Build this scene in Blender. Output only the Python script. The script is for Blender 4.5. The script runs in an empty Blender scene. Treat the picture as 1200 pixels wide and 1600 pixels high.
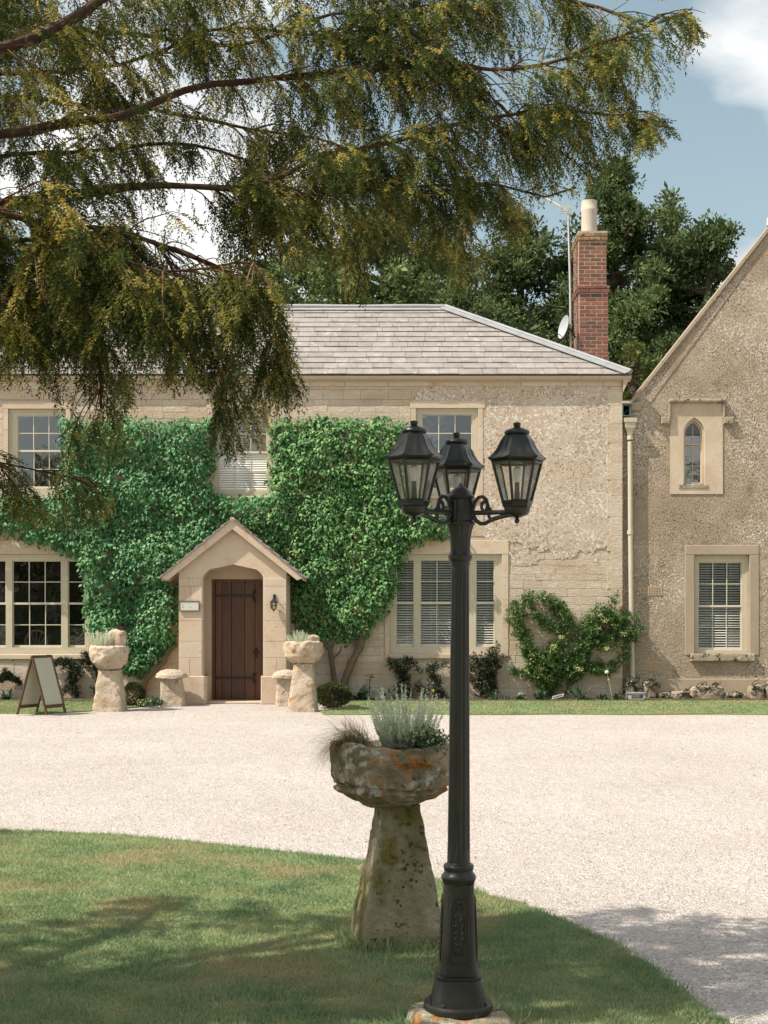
import bpy, math, random
import numpy as np
from mathutils import Vector, Matrix, noise

# ---------------------------------------------------------------- camera, sky, sun, exposure
S = bpy.context.scene
COL = S.collection
cam = bpy.data.objects.new('camera', bpy.data.cameras.new('camera'))
COL.objects.link(cam)
cam.location = (0, 0, 1.6)
cam.rotation_euler = (math.radians(90), 0, 0)
cam.data.lens = 50.0
cam.data.sensor_width = 36
cam.data.shift_y = 149 / 1600
cam.data.clip_end = 3000
cam.data.clip_start = 0.05
S.camera = cam
SUN = Vector((-0.74, -0.30, 1.02)).normalized()      # towards the sun
W = bpy.data.worlds.new('World'); S.world = W; W.use_nodes = True
wn = W.node_tree
for n in list(wn.nodes): wn.nodes.remove(n)
def WN(t, **k):
    n = wn.nodes.new(t)
    for a, b in k.items(): setattr(n, a, b)
    return n
wo = WN('ShaderNodeOutputWorld'); bg = WN('ShaderNodeBackground'); bg.inputs['Strength'].default_value = 0.113
sky = WN('ShaderNodeTexSky', sky_type='NISHITA', sun_disc=False)
sky.sun_elevation = math.asin(SUN.z)
sky.sun_rotation = math.atan2(SUN.x, SUN.y)
sky.air_density = 1.3; sky.dust_density = 2.2; sky.ozone_density = 1.5; sky.altitude = 50
tc = WN('ShaderNodeTexCoord')
sep = WN('ShaderNodeSeparateXYZ'); wn.links.new(tc.outputs['Generated'], sep.inputs[0])
def wm(op, a, b=None, c=None, clamp=False):
    n = WN('ShaderNodeMath', operation=op, use_clamp=clamp)
    for i, v in enumerate((a, b, c)):
        if v is None: continue
        if isinstance(v, (int, float)): n.inputs[i].default_value = v
        else: wn.links.new(v, n.inputs[i])
    return n.outputs[0]
zz = wm('ADD', wm('MAXIMUM', sep.outputs['Z'], 0.0), 0.22)
cmb = WN('ShaderNodeCombineXYZ')
wn.links.new(wm('DIVIDE', sep.outputs['X'], zz), cmb.inputs[0]); wn.links.new(wm('DIVIDE', sep.outputs['Y'], zz), cmb.inputs[1])
cn = WN('ShaderNodeTexNoise'); cn.inputs['Scale'].default_value = 1.15; cn.inputs['Detail'].default_value = 9; cn.inputs['Roughness'].default_value = .52
mp = WN('ShaderNodeMapping'); mp.inputs['Location'].default_value = (0.4, 2.2, 0)
wn.links.new(cmb.outputs[0], mp.inputs[0]); wn.links.new(mp.outputs[0], cn.inputs['Vector'])
# a bank of cumulus to the left of the house and one high to the right of it, open blue between them
cr = WN('ShaderNodeValToRGB'); cr.color_ramp.elements[0].position = 0.475; cr.color_ramp.elements[1].position = 0.56
bank = wm('ADD', cn.outputs['Fac'], wm('MULTIPLY', wm('SINE', wm('MULTIPLY', wm('DIVIDE', sep.outputs['X'], zz), 6.6)), -0.10))
wn.links.new(bank, cr.inputs[0])
cn2 = WN('ShaderNodeTexNoise'); cn2.inputs['Scale'].default_value = 3.1; cn2.inputs['Detail'].default_value = 6
wn.links.new(mp.outputs[0], cn2.inputs['Vector'])
ccr = WN('ShaderNodeValToRGB'); ccr.color_ramp.elements[0].position = .3; ccr.color_ramp.elements[0].color = (5.6, 5.7, 5.9, 1)
ccr.color_ramp.elements[1].position = .62; ccr.color_ramp.elements[1].color = (8.6, 8.5, 8.3, 1)
wn.links.new(cn2.outputs['Fac'], ccr.inputs[0])
hs = WN('ShaderNodeHueSaturation'); hs.inputs['Saturation'].default_value = 0.68; hs.inputs['Value'].default_value = 1.0; hs.inputs['Hue'].default_value = .468
wn.links.new(sky.outputs[0], hs.inputs['Color'])
mxs = WN('ShaderNodeMix', data_type='RGBA'); wn.links.new(wm('MULTIPLY', wm('MULTIPLY', cr.outputs[0], .95), wm('MULTIPLY', sep.outputs['Z'], 30.0, clamp=True)), mxs.inputs['Factor'])
wn.links.new(hs.outputs[0], mxs.inputs['A']); wn.links.new(ccr.outputs[0], mxs.inputs['B'])
wn.links.new(mxs.outputs['Result'], bg.inputs['Color']); wn.links.new(bg.outputs[0], wo.inputs[0])
sl = bpy.data.lights.new('sun', 'SUN'); sl.energy = 5.0; sl.angle = math.radians(0.5); sl.color = (1, .93, .82)
so = bpy.data.objects.new('sun', sl); COL.objects.link(so); so.location = (-20, -10, 30)
so.rotation_euler = SUN.to_track_quat('Z', 'Y').to_euler()
S.view_settings.view_transform = 'Standard'; S.view_settings.look = 'None'; S.view_settings.gamma = 1
S.view_settings.use_curve_mapping = False
S.view_settings.exposure = 0.36
S.cycles.max_bounces = 8; S.cycles.transparent_max_bounces = 24; S.cycles.diffuse_bounces = 3; S.cycles.caustics_reflective = False
S.cycles.caustics_refractive = False

# ---------------------------------------------------------------- helpers
R = random.Random(11)
G = np.random.default_rng(11)
FX = 2222.0
def P(x, y, Y):                                   # a point seen at photo pixel x,y at distance Y
    return ((x - 600) * Y / FX, Y, 1.6 - (y - 949) * Y / FX)
def PX(x, Y): return (x - 600) * Y / FX
def PZ(y, Y): return 1.6 - (y - 949) * Y / FX
def GP(x, y):                                     # ground point under pixel x,y
    Y = 1.6 * FX / (y - 949); return ((x - 600) * Y / FX, Y)
WL = {}
def place(o, parent, loc):
    COL.objects.link(o)
    WL[o.name] = Vector(loc)
    if parent is not None:
        o.parent = parent; o.location = Vector(loc) - WL[parent.name]
    else: o.location = loc
    return o
def tag(o, label=None, cat=None, group=None, kind=None):
    for k, v in (('label', label), ('category', cat), ('group', group), ('kind', kind)):
        if v: o[k] = v
    return o
def thing(name, loc, label, cat, group=None):
    o = bpy.data.objects.new(name, None); o.empty_display_size = .2
    place(o, None, loc); return tag(o, label, cat, group)
def np_mesh(name, V, F, mat, rnd=None, smooth=False):
    V = np.asarray(V, dtype=np.float32); F = np.asarray(F, dtype=np.int32)
    me = bpy.data.meshes.new(name); m, k = F.shape
    me.vertices.add(len(V)); me.vertices.foreach_set('co', V.ravel())
    me.loops.add(m * k); me.loops.foreach_set('vertex_index', F.ravel())
    me.polygons.add(m); me.polygons.foreach_set('loop_start', np.arange(0, m * k, k, dtype=np.int32))
    me.polygons.foreach_set('loop_total', np.full(m, k, dtype=np.int32))
    if smooth: me.polygons.foreach_set('use_smooth', np.ones(m, dtype=bool))
    me.update(calc_edges=True)
    if rnd is not None:
        a = me.attributes.new('rnd', 'FLOAT', 'FACE'); a.data.foreach_set('value', np.asarray(rnd, dtype=np.float32))
    me.materials.append(mat)
    return me
def np_obj(name, V, F, mat, parent=None, rnd=None, smooth=False, origin=None):
    V = np.asarray(V, dtype=np.float32)
    if origin is None: origin = tuple(WL[parent.name]) if parent is not None else (0, 0, 0)
    me = np_mesh(name, V - np.array(origin, dtype=np.float32), F, mat, rnd, smooth)
    return place(bpy.data.objects.new(name, me), parent, origin)
class MB:
    def __init__(s): s.v = []; s.f = []; s.r = []; s.cur = 0.0
    def add(s, V, F):
        b = len(s.v); s.v += [tuple(p) for p in V]
        for f in F: s.f.append([i + b for i in f]); s.r.append(s.cur)
    def box(s, x0, x1, y0, y1, z0, z1, c=0.0):
        if c <= 0:
            V = [(x0,y0,z0),(x1,y0,z0),(x1,y1,z0),(x0,y1,z0),(x0,y0,z1),(x1,y0,z1),(x1,y1,z1),(x0,y1,z1)]
            s.add(V, [(0,3,2,1),(4,5,6,7),(0,1,5,4),(1,2,6,5),(2,3,7,6),(3,0,4,7)])
        else:   # chamfer on the front (-Y) edges
            V = [(x0+c,y0,z0+c),(x1-c,y0,z0+c),(x1-c,y0,z1-c),(x0+c,y0,z1-c),
                 (x0,y0+c,z0),(x1,y0+c,z0),(x1,y0+c,z1),(x0,y0+c,z1),
                 (x0,y1,z0),(x1,y1,z0),(x1,y1,z1),(x0,y1,z1)]
            s.add(V, [(0,1,2,3),(0,4,5,1),(1,5,6,2),(2,6,7,3),(3,7,4,0),(4,8,9,5),(5,9,10,6),(6,10,11,7),(7,11,8,4),(8,11,10,9)])
    def quad(s, a, b, c, d): s.add([a, b, c, d], [(0, 1, 2, 3)])
    def prism(s, poly, d):    # poly list of 3d points, extruded by vector d
        n = len(poly); d = Vector(d); V = [Vector(p) for p in poly]; V2 = [p + d for p in V]
        s.add(V + V2, [tuple(range(n))[::-1], tuple(range(n, 2 * n))] + [(i, (i + 1) % n, n + (i + 1) % n, n + i) for i in range(n)])
    def tube(s, pts, rad, n=8, cap=True):
        pts = [Vector(p) for p in pts]
        if isinstance(rad, (int, float)): rad = [rad] * len(pts)
        rings = []; up = Vector((0.31, 0.2, 0.93))
        prev = None
        for i, p in enumerate(pts):
            t = (pts[min(i + 1, len(pts) - 1)] - pts[max(i - 1, 0)]); t = t.normalized() if t.length > 1e-9 else Vector((0, 0, 1))
            if prev is None:
                a = t.cross(up); a = a.normalized() if a.length > 1e-4 else Vector((1, 0, 0))
            else:
                a = prev - t * prev.dot(t); a.normalize()
            prev = a; b = t.cross(a)
            rings.append([p + (a * math.cos(2 * math.pi * k / n) + b * math.sin(2 * math.pi * k / n)) * rad[i] for k in range(n)])
        V = [q for r in rings for q in r]; F = []
        for i in range(len(pts) - 1):
            for k in range(n):
                F.append((i*n+k, i*n+(k+1)%n, (i+1)*n+(k+1)%n, (i+1)*n+k))
        if cap: F.append(tuple(range(n))[::-1]); F.append(tuple((len(pts)-1)*n + k for k in range(n)))
        s.add(V, F)
    def lathe(s, prof, cx, cy, n=24, mod=None, cap=True, rot=0.0, axis=None):
        # prof: (z, r); mod(theta, i) multiplies the radius
        V = []; F = []
        for i, (z, r) in enumerate(prof):
            for k in range(n):
                a = 2 * math.pi * k / n + rot; m = mod(a, i) if mod else 1
                V.append((cx + r * m * math.cos(a), cy + r * m * math.sin(a), z))
        for i in range(len(prof) - 1):
            for k in range(n): F.append((i*n+k, i*n+(k+1)%n, (i+1)*n+(k+1)%n, (i+1)*n+k))
        if cap: F.append(tuple(range(n))[::-1]); F.append(tuple((len(prof)-1)*n + k for k in range(n)))
        s.add(V, F)
    def holed(s, x0, x1, z0, z1, yf, yb, holes):   # a plate with rectangular holes, front yf, back yb
        xs = sorted({x0, x1, *[h[0] for h in holes], *[h[1] for h in holes]}); xs = [x for x in xs if x0 <= x <= x1]
        zs = sorted({z0, z1, *[h[2] for h in holes], *[h[3] for h in holes]}); zs = [z for z in zs if z0 <= z <= z1]
        solid = lambda i, j: 0 <= i < len(xs) - 1 and 0 <= j < len(zs) - 1 and not any(h[0] < (xs[i]+xs[i+1])/2 < h[1] and h[2] < (zs[j]+zs[j+1])/2 < h[3] for h in holes)
        for i in range(len(xs) - 1):
            for j in range(len(zs) - 1):
                if not solid(i, j): continue
                a, b, c, d = xs[i], xs[i+1], zs[j], zs[j+1]
                s.quad((a,yf,c),(b,yf,c),(b,yf,d),(a,yf,d)); s.quad((b,yb,c),(a,yb,c),(a,yb,d),(b,yb,d))
                if not solid(i-1, j): s.quad((a,yb,c),(a,yf,c),(a,yf,d),(a,yb,d))
                if not solid(i+1, j): s.quad((b,yf,c),(b,yb,c),(b,yb,d),(b,yf,d))
                if not solid(i, j-1): s.quad((a,yb,c),(b,yb,c),(b,yf,c),(a,yf,c))
                if not solid(i, j+1): s.quad((a,yf,d),(b,yf,d),(b,yb,d),(a,yb,d))
    def displace(s, fn): s.v = [tuple(Vector(p) + fn(Vector(p))) for p in s.v]
    def build(s, name, mat, parent=None, smooth=False, origin=None, kind=None):
        if origin is None: origin = WL[parent.name] if parent is not None else Vector((0, 0, 0))
        origin = Vector(origin)
        me = bpy.data.meshes.new(name)
        me.from_pydata([tuple(Vector(p) - origin) for p in s.v], [], s.f)
        if smooth: me.polygons.foreach_set('use_smooth', [True] * len(me.polygons))
        a = me.attributes.new('rnd', 'FLOAT', 'FACE'); a.data.foreach_set('value', s.r)
        me.update(); me.materials.append(mat)
        o = place(bpy.data.objects.new(name, me), parent, origin)
        if smooth:
            try: me.set_sharp_from_angle(angle=math.radians(smooth if smooth is not True else 35))
            except Exception: pass
        if kind: o['kind'] = kind
        return o

# ---------------------------------------------------------------- materials
def lin(c): return tuple(v for v in c) + (1,)
def mat(name, ramp, scale=4, rough=.85, spots=(), bump=(), stretch=(1, 1, 1), spec=.3, metallic=0.0, rvar=0.35, detail=6, base='noise', trans=0.0, bright=0.0):
    """ramp: colours laid along a noise + the piece's own random value; spots: (kind, scale, lo, hi, colour[, mscale, mlo, mhi]); bump: (kind, scale, height)"""
    m = bpy.data.materials.new(name); m.use_nodes = True; nt = m.node_tree; L = nt.links
    bs = nt.nodes['Principled BSDF']; bs.inputs['Roughness'].default_value = rough; bs.inputs['Metallic'].default_value = metallic
    bs.inputs['Specular IOR Level'].default_value = spec
    ge = nt.nodes.new('ShaderNodeNewGeometry'); mpn = nt.nodes.new('ShaderNodeMapping'); mpn.inputs['Scale'].default_value = stretch
    L.new(ge.outputs['Position'], mpn.inputs[0]); vec = mpn.outputs[0]
    def tex(kind, sc, det=detail):
        if kind == 'v':
            n = nt.nodes.new('ShaderNodeTexVoronoi'); n.inputs['Scale'].default_value = sc; L.new(vec, n.inputs['Vector']); return n.outputs['Distance']
        if kind == 'c':
            n = nt.nodes.new('ShaderNodeTexVoronoi'); n.inputs['Scale'].default_value = sc; L.new(vec, n.inputs['Vector'])
            s2 = nt.nodes.new('ShaderNodeSeparateColor'); L.new(n.outputs['Color'], s2.inputs[0]); return s2.outputs[0]
        n = nt.nodes.new('ShaderNodeTexNoise'); n.inputs['Scale'].default_value = sc; n.inputs['Detail'].default_value = det; n.inputs['Roughness'].default_value = .6
        L.new(vec, n.inputs['Vector']); return n.outputs['Fac']
    def mth(op, a, b=None, clamp=False):
        n = nt.nodes.new('ShaderNodeMath'); n.operation = op; n.use_clamp = clamp
        for i, v in enumerate((a, b)):
            if v is None: continue
            if isinstance(v, (int, float)): n.inputs[i].default_value = v
            else: L.new(v, n.inputs[i])
        return n.outputs[0]
    at = nt.nodes.new('ShaderNodeAttribute'); at.attribute_name = 'rnd'
    oi = nt.nodes.new('ShaderNodeObjectInfo')
    rv = mth('FRACT', mth('ADD', at.outputs['Fac'], oi.outputs['Random']))
    fac = mth('ADD', mth('MULTIPLY', mth('SUBTRACT', tex('n', scale), .5), 1.9 * (1 - rvar)), mth('MULTIPLY', rv, rvar))
    fac = mth('ADD', fac, .5 - rvar / 2, clamp=True)
    rp = nt.nodes.new('ShaderNodeValToRGB'); e = rp.color_ramp.elements
    st = ramp if isinstance(ramp[0][0], (tuple, list)) else [(c, i / (len(ramp) - 1)) for i, c in enumerate(ramp)]
    e[0].color = lin(st[0][0]); e[0].position = st[0][1]; e[1].color = lin(st[-1][0]); e[1].position = st[-1][1]
    for c, p in st[1:-1]:
        q = e.new(p); q.color = lin(c)
    L.new(fac, rp.inputs[0]); col = rp.outputs[0]
    for sp in spots:
        kind, sc, lo, hi, c = sp[:5]
        mr = nt.nodes.new('ShaderNodeMapRange'); mr.inputs['From Min'].default_value = lo; mr.inputs['From Max'].default_value = hi
        L.new(tex(kind, sc), mr.inputs['Value']); f = mr.outputs[0]
        if len(sp) > 5:
            m2 = nt.nodes.new('ShaderNodeMapRange'); m2.inputs['From Min'].default_value = sp[6]; m2.inputs['From Max'].default_value = sp[7]
            L.new(tex('n', sp[5]), m2.inputs['Value']); f = mth('MULTIPLY', f, m2.outputs[0])
        mx = nt.nodes.new('ShaderNodeMix'); mx.data_type = 'RGBA'; L.new(f, mx.inputs['Factor']); L.new(col, mx.inputs['A']); mx.inputs['B'].default_value = lin(c); col = mx.outputs['Result']
    L.new(col, bs.inputs['Base Color'])
    prev = None
    for kind, sc, h in bump:
        b = nt.nodes.new('ShaderNodeBump'); b.inputs['Strength'].default_value = 1.0; b.inputs['Distance'].default_value = h
        L.new(tex(kind, sc), b.inputs['Height'])
        if prev: L.new(prev, b.inputs['Normal'])
        prev = b.outputs[0]
    if prev: L.new(prev, bs.inputs['Normal'])
    if trans:
        tr = nt.nodes.new('ShaderNodeBsdfTranslucent'); L.new(col, tr.inputs[0])
        ms = nt.nodes.new('ShaderNodeMixShader'); ms.inputs[0].default_value = trans
        L.new(bs.outputs[0], ms.inputs[1]); L.new(tr.outputs[0], ms.inputs[2]); L.new(ms.outputs[0], nt.nodes['Material Output'].inputs[0])
    return m
def glass(name, tint=(.9, .95, .93), refl=1.0, dirt=0.0):
    m = bpy.data.materials.new(name); m.use_nodes = True; nt = m.node_tree; L = nt.links
    nt.nodes.remove(nt.nodes['Principled BSDF'])
    t = nt.nodes.new('ShaderNodeBsdfTransparent'); t.inputs[0].default_value = lin(tint)
    g = nt.nodes.new('ShaderNodeBsdfGlossy'); g.inputs['Roughness'].default_value = .02
    f = nt.nodes.new('ShaderNodeFresnel'); f.inputs[0].default_value = 1.52
    mu = nt.nodes.new('ShaderNodeMath'); mu.operation = 'MULTIPLY'; mu.inputs[1].default_value = refl; mu.use_clamp = True; L.new(f.outputs[0], mu.inputs[0])
    ms = nt.nodes.new('ShaderNodeMixShader'); L.new(mu.outputs[0], ms.inputs[0]); L.new(t.outputs[0], ms.inputs[1]); L.new(g.outputs[0], ms.inputs[2])
    bp = nt.nodes.new('ShaderNodeBump'); no = nt.nodes.new('ShaderNodeTexNoise'); no.inputs['Scale'].default_value = 2.5
    ge = nt.nodes.new('ShaderNodeNewGeometry'); L.new(ge.outputs['Position'], no.inputs['Vector']); L.new(no.outputs['Fac'], bp.inputs['Height'])
    bp.inputs['Distance'].default_value = .004 if not dirt else .0003; L.new(bp.outputs[0], g.inputs['Normal'])
    out = ms.outputs[0]
    if dirt:
        d = nt.nodes.new('ShaderNodeBsdfTranslucent'); d.inputs[0].default_value = (.9, .87, .78, 1)
        m3 = nt.nodes.new('ShaderNodeMixShader'); m3.inputs[0].default_value = dirt; L.new(out, m3.inputs[1]); L.new(d.outputs[0], m3.inputs[2]); out = m3.outputs[0]
    L.new(out, nt.nodes['Material Output'].inputs[0])
    return m

M = {}
M['stone'] = mat('limestone', [(.43,.335,.24), (.53,.43,.325), (.61,.52,.415)], 1.4, .93, rvar=.34,
    spots=[('n', 14, .6, .75, (.66,.58,.46), 1.1, .5, .62), ('n', 24, .53, .60, (.68,.61,.52), 1.1, .42, .60), ('n', 36, .57, .62, (.27,.20,.14), 1.2, .44, .60), ('n', 45, .62, .72, (.25,.185,.12), .9, .45, .6), ('n', 3, .60, .78, (.52,.34,.19)), ('n', .8, .52, .72, (.47,.35,.235))],
    bump=[('n', 14, .010), ('n', 50, .003)], stretch=(1, 1, 3.2))
M['mortar'] = mat('mortar', [(.42,.33,.24), (.56,.46,.35)], 3, .95, spots=[('n', 20, .58, .7, (.2,.15,.1))], bump=[('n', 60, .004)])
M['harl'] = mat('weathered_facing', [(.44,.34,.245), (.53,.43,.33), (.60,.51,.41)], 1.3, .95, rvar=0,
    spots=[('n', 24, .52, .60, (.72,.67,.60), 1.1, .36, .52), ('n', 36, .56, .61, (.24,.175,.12), 1.2, .40, .54), ('n', 13, .56, .64, (.36,.24,.145), .8, .42, .58), ('n', 1.1, .58, .75, (.50,.34,.20))],
    bump=[('n', 30, .009), ('n', 60, .006)])
M['dressed'] = mat('dressed_stone', [(.48,.37,.255), (.57,.455,.335), (.64,.54,.42)], 1.6, .9, rvar=.35,
    spots=[('n', 4, .54, .74, (.50,.33,.20)), ('n', 1.6, .52, .7, (.50,.42,.33)), ('n', 26, .60, .70, (.3,.22,.15), 1.5, .46, .6)], bump=[('n', 40, .003), ('n', 9, .003)])
M['roughcast'] = mat('roughcast', [(.28,.21,.145), (.36,.28,.20), (.43,.35,.265)], .75, .95, rvar=0,
    spots=[('n', 3.5, .57, .74, (.2,.14,.085)), ('n', 34, .525, .575, (.63,.56,.47), .75, .42, .58), ('n', 42, .545, .585, (.12,.085,.055), 1.3, .36, .52), ('n', .5, .55, .75, (.40,.31,.23)), ('n', 60, .59, .63, (.66,.60,.52), 1.1, .42, .56)],
    bump=[('n', 30, .018), ('n', 70, .008)])
M['plaster'] = mat('smooth_render', [(.31,.24,.17), (.41,.33,.245)], 1.8, .9, rvar=.2, spots=[('n', 8, .62, .8, (.28,.21,.14))], bump=[('n', 30, .003)])
M['lancet'] = mat('lancet_stone', [(.44,.33,.225), (.54,.44,.325), (.64,.56,.46)], 2.5, .9, rvar=.2, spots=[('n', 10, .58, .72, (.52,.30,.16), 2, .45, .6), ('n', 30, .6, .7, (.3,.22,.15), 2.2, .5, .6)], bump=[('n', 30, .005)])
M['slate'] = mat('roof_slate', [(.195,.17,.152), (.28,.25,.228), (.36,.33,.305)], 3.0, .8, rvar=.28,
    spots=[('n', 5, .56, .75, (.44,.41,.38)), ('n', 40, .62, .72, (.14,.11,.09), 3, .5, .6), ('v', 14, .10, .03, (.52,.5,.44), 1.8, .5, .62)], bump=[('n', 35, .006)], stretch=(1.5, 1, 1))
M['lead'] = mat('lead', [(.24,.245,.25), (.40,.40,.40)], 5, .55, metallic=.25, bump=[('n', 15, .004)])
M['gutter'] = mat('cream_gutter', [(.45,.35,.24), (.55,.45,.33)], 4, .6, spots=[('n', 12, .6, .75, (.3,.2,.12))], stretch=(.6, 1, 1))
M['wood'] = mat('cream_paint', [(.48,.415,.305), (.55,.485,.37)], 6, .5, rvar=.15, spots=[('n', 25, .66, .8, (.36,.3,.2))], bump=[('n', 60, .0008)])
M['bar'] = mat('bar_paint', [(.56,.50,.39), (.64,.575,.46)], 6, .45, rvar=.15)
M['blind'] = mat('blind_slat', [(.78,.75,.67), (.85,.82,.74)], 6, .6, rvar=.1)
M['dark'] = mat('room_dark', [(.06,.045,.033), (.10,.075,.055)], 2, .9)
M['brick'] = mat('brick', [((.10,.07,.055), 0), ((.18,.085,.06), .3), ((.25,.095,.065), .65), ((.33,.14,.095), 1)], 12, .9, rvar=.75, spots=[('n', 25, .6, .74, (.12,.08,.06)), ('n', 9, .66, .76, (.42,.36,.28))], bump=[('n', 50, .004)])
M['brickt'] = mat('mossy_brick', [((.16,.11,.06), 0), ((.30,.19,.10), .5), ((.42,.31,.19), 1)], 9, .95, rvar=.6, spots=[('n', 14, .55, .65, (.10,.09,.05))], bump=[('n', 40, .008)])
M['brickm'] = mat('brick_mortar', [(.40,.33,.25), (.52,.45,.36)], 10, .95, spots=[('n', 18, .58, .7, (.22,.17,.12))], bump=[('n', 60, .004)])
M['pot'] = mat('chimney_pot', [(.5,.42,.33), (.62,.55,.45)], 5, .8, bump=[('n', 40, .003)])
M['iron'] = mat('black_paint', [(.0105,.0100,.0080), (.019,.0185,.0145)], 14, .38, spec=.5, rvar=.2, spots=[('n', 40, .62, .8, (.04,.038,.03))], bump=[('n', 70, .0006), ('n', 9, .0012)])
M['ironw'] = mat('iron_worn', [(.02,.017,.014), (.04,.032,.026)], 20, .6, spec=.4)
M['door'] = mat('oak_door', [(.04,.018,.010), (.085,.035,.018), (.18,.075,.036)], 3.2, .42, spec=.45, rvar=.45, stretch=(9, 9, .8), spots=[('n', 5, .62, .8, (.025,.012,.01))], bump=[('n', 16, .002)])
M['frame'] = mat('board_frame', [(.07,.035,.02), (.13,.07,.04)], 10, .55, stretch=(1, 1, .3))
M['chalk'] = mat('board_panel', [(.40,.41,.31), (.47,.47,.37)], 3, .7)
M['plate'] = mat('sign_plate', [(.52,.53,.46), (.58,.58,.51)], 12, .5, rvar=0)
M['print'] = mat('sign_print', [(.36,.38,.33), (.36,.38,.33)], 12, .5, rvar=0)
STS = [('n', 20, .50, .56, (.58,.53,.45), 4.2, .46, .54), ('n', 14, .49, .57, (.46,.18,.04), 3.1, .46, .54), ('n', 5, .54, .64, (.12,.115,.045)), ('n', 30, .6, .66, (.045,.035,.02), 5, .44, .54), ('v', 9, .13, .09, (.6,.58,.52), 4, .5, .56)]
M['staddle'] = mat('staddle_stone', [(.15,.12,.075), (.32,.26,.175), (.54,.47,.36)], 7, .95, rvar=0, spots=STS, bump=[('n', 14, .03), ('n', 45, .018), ('n', 130, .006)])
M['staddleb'] = mat('staddle_shaft', [(.17,.14,.075), (.33,.275,.175), (.53,.47,.35)], 5, .95, rvar=0,
    spots=[('n', 4.5, .46, .60, (.17,.145,.035)), ('n', 9, .6, .68, (.26,.19,.03), 2.5, .5, .6), ('n', 22, .57, .63, (.09,.07,.035), 4, .44, .56), ('v', 6.5, .11, .07, (.66,.64,.59), 3, .5, .55), ('n', 26, .585, .62, (.075,.06,.035), 6, .5, .56)], bump=[('n', 8, .03), ('n', 40, .016), ('n', 130, .006)])
M['staddlef'] = mat('pale_staddle', [(.36,.28,.19), (.47,.38,.28), (.60,.52,.42)], 5, .95, rvar=.1,
    spots=[('n', 9, .57, .66, (.42,.25,.12)), ('n', 12, .58, .66, (.22,.15,.08), 2, .44, .56), ('v', 10, .17, .08, (.66,.6,.52), 3, .46, .54)], bump=[('n', 12, .02), ('n', 45, .008)])
M['rubble'] = mat('mossy_rubble', [(.24,.19,.13), (.34,.28,.20), (.44,.37,.28)], 5, .95, rvar=.4, spots=[('n', 8, .56, .64, (.06,.04,.025)), ('n', 20, .6, .7, (.5,.45,.38))], bump=[('n', 14, .02), ('n', 50, .006)])
M['terra'] = mat('airbrick', [(.40,.27,.17), (.5,.36,.25)], 12, .9)
M['bark'] = mat('yew_bark', [(.035,.018,.012), (.075,.04,.026), (.13,.08,.055)], 6, .9, rvar=.1, stretch=(1, 1, 1), spots=[('n', 18, .6, .7, (.25,.2,.15))], bump=[('n', 22, .012), ('n', 70, .004)])
M['twig'] = mat('yew_twig', [(.10,.05,.025), (.2,.12,.06)], 20, .9)
M['ivywood'] = mat('ivy_stem', [(.10,.07,.045), (.20,.15,.10)], 14, .9, bump=[('n', 40, .008)])
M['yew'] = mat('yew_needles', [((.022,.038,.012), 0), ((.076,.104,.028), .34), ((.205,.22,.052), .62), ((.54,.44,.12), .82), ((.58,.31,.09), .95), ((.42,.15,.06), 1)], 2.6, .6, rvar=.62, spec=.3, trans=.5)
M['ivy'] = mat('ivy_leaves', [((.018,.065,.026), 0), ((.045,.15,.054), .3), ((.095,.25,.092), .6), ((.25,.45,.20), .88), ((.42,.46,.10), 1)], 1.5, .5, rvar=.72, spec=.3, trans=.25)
M['creeper'] = mat('creeper_leaves', [((.022,.075,.024), 0), ((.052,.165,.048), .3), ((.105,.26,.08), .6), ((.22,.38,.13), .82), ((.36,.24,.10), .93), ((.36,.13,.07), 1)], 1.8, .55, rvar=.72, spec=.3, trans=.2)
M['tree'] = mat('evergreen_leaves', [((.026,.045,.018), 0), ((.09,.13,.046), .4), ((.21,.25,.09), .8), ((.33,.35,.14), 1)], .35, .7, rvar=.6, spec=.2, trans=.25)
M['treey'] = mat('young_leaves', [((.05,.075,.02), 0), ((.10,.13,.035), .5), ((.17,.19,.06), 1)], .8, .7, rvar=.6, spec=.2, trans=.3)
M['trunk'] = mat('tree_bark', [(.06,.045,.03), (.12,.09,.065)], 3, .9, bump=[('n', 6, .05)])
M['pyra'] = mat('espalier_leaves', [((.022,.055,.016), 0), ((.065,.13,.032), .45), ((.15,.24,.06), .8), ((.38,.42,.13), 1)], 5, .45, rvar=.5, spec=.4, trans=.2)
M['cream'] = mat('cream_blossom', [(.42,.42,.17), (.62,.6,.3)], 9, .7, trans=.2)
M['darkleaf'] = mat('dark_shrub_leaves', [((.010,.018,.008), 0), ((.03,.042,.016), .6), ((.075,.08,.03), 1)], 6, .5, rvar=.6, trans=.1)
M['box'] = mat('box_leaves', [((.02,.032,.010), 0), ((.06,.075,.018), .5), ((.19,.19,.045), 1)], 12, .5, rvar=.7, trans=.2)
M['silver'] = mat('silver_leaves', [((.34,.40,.26), 0), ((.60,.65,.48), .5), ((.84,.86,.70), 1)], 14, .7, rvar=.7, trans=.25)
M['sedge'] = mat('bronze_sedge', [((.16,.15,.05), 0), ((.34,.27,.12), .5), ((.6,.44,.30), 1)], 10, .6, rvar=.8, trans=.25)
M['green'] = mat('bed_leaves', [((.03,.07,.03), 0), ((.07,.13,.06), .6), ((.16,.22,.12), 1)], 12, .5, rvar=.7, trans=.2)
M['yellow'] = mat('yellow_petal', [(.5,.30,.06), (.6,.38,.09)], 9, .6)
M['white'] = mat('white_thing', [(.6,.6,.57), (.7,.7,.66)], 9, .4, rvar=0)
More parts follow.
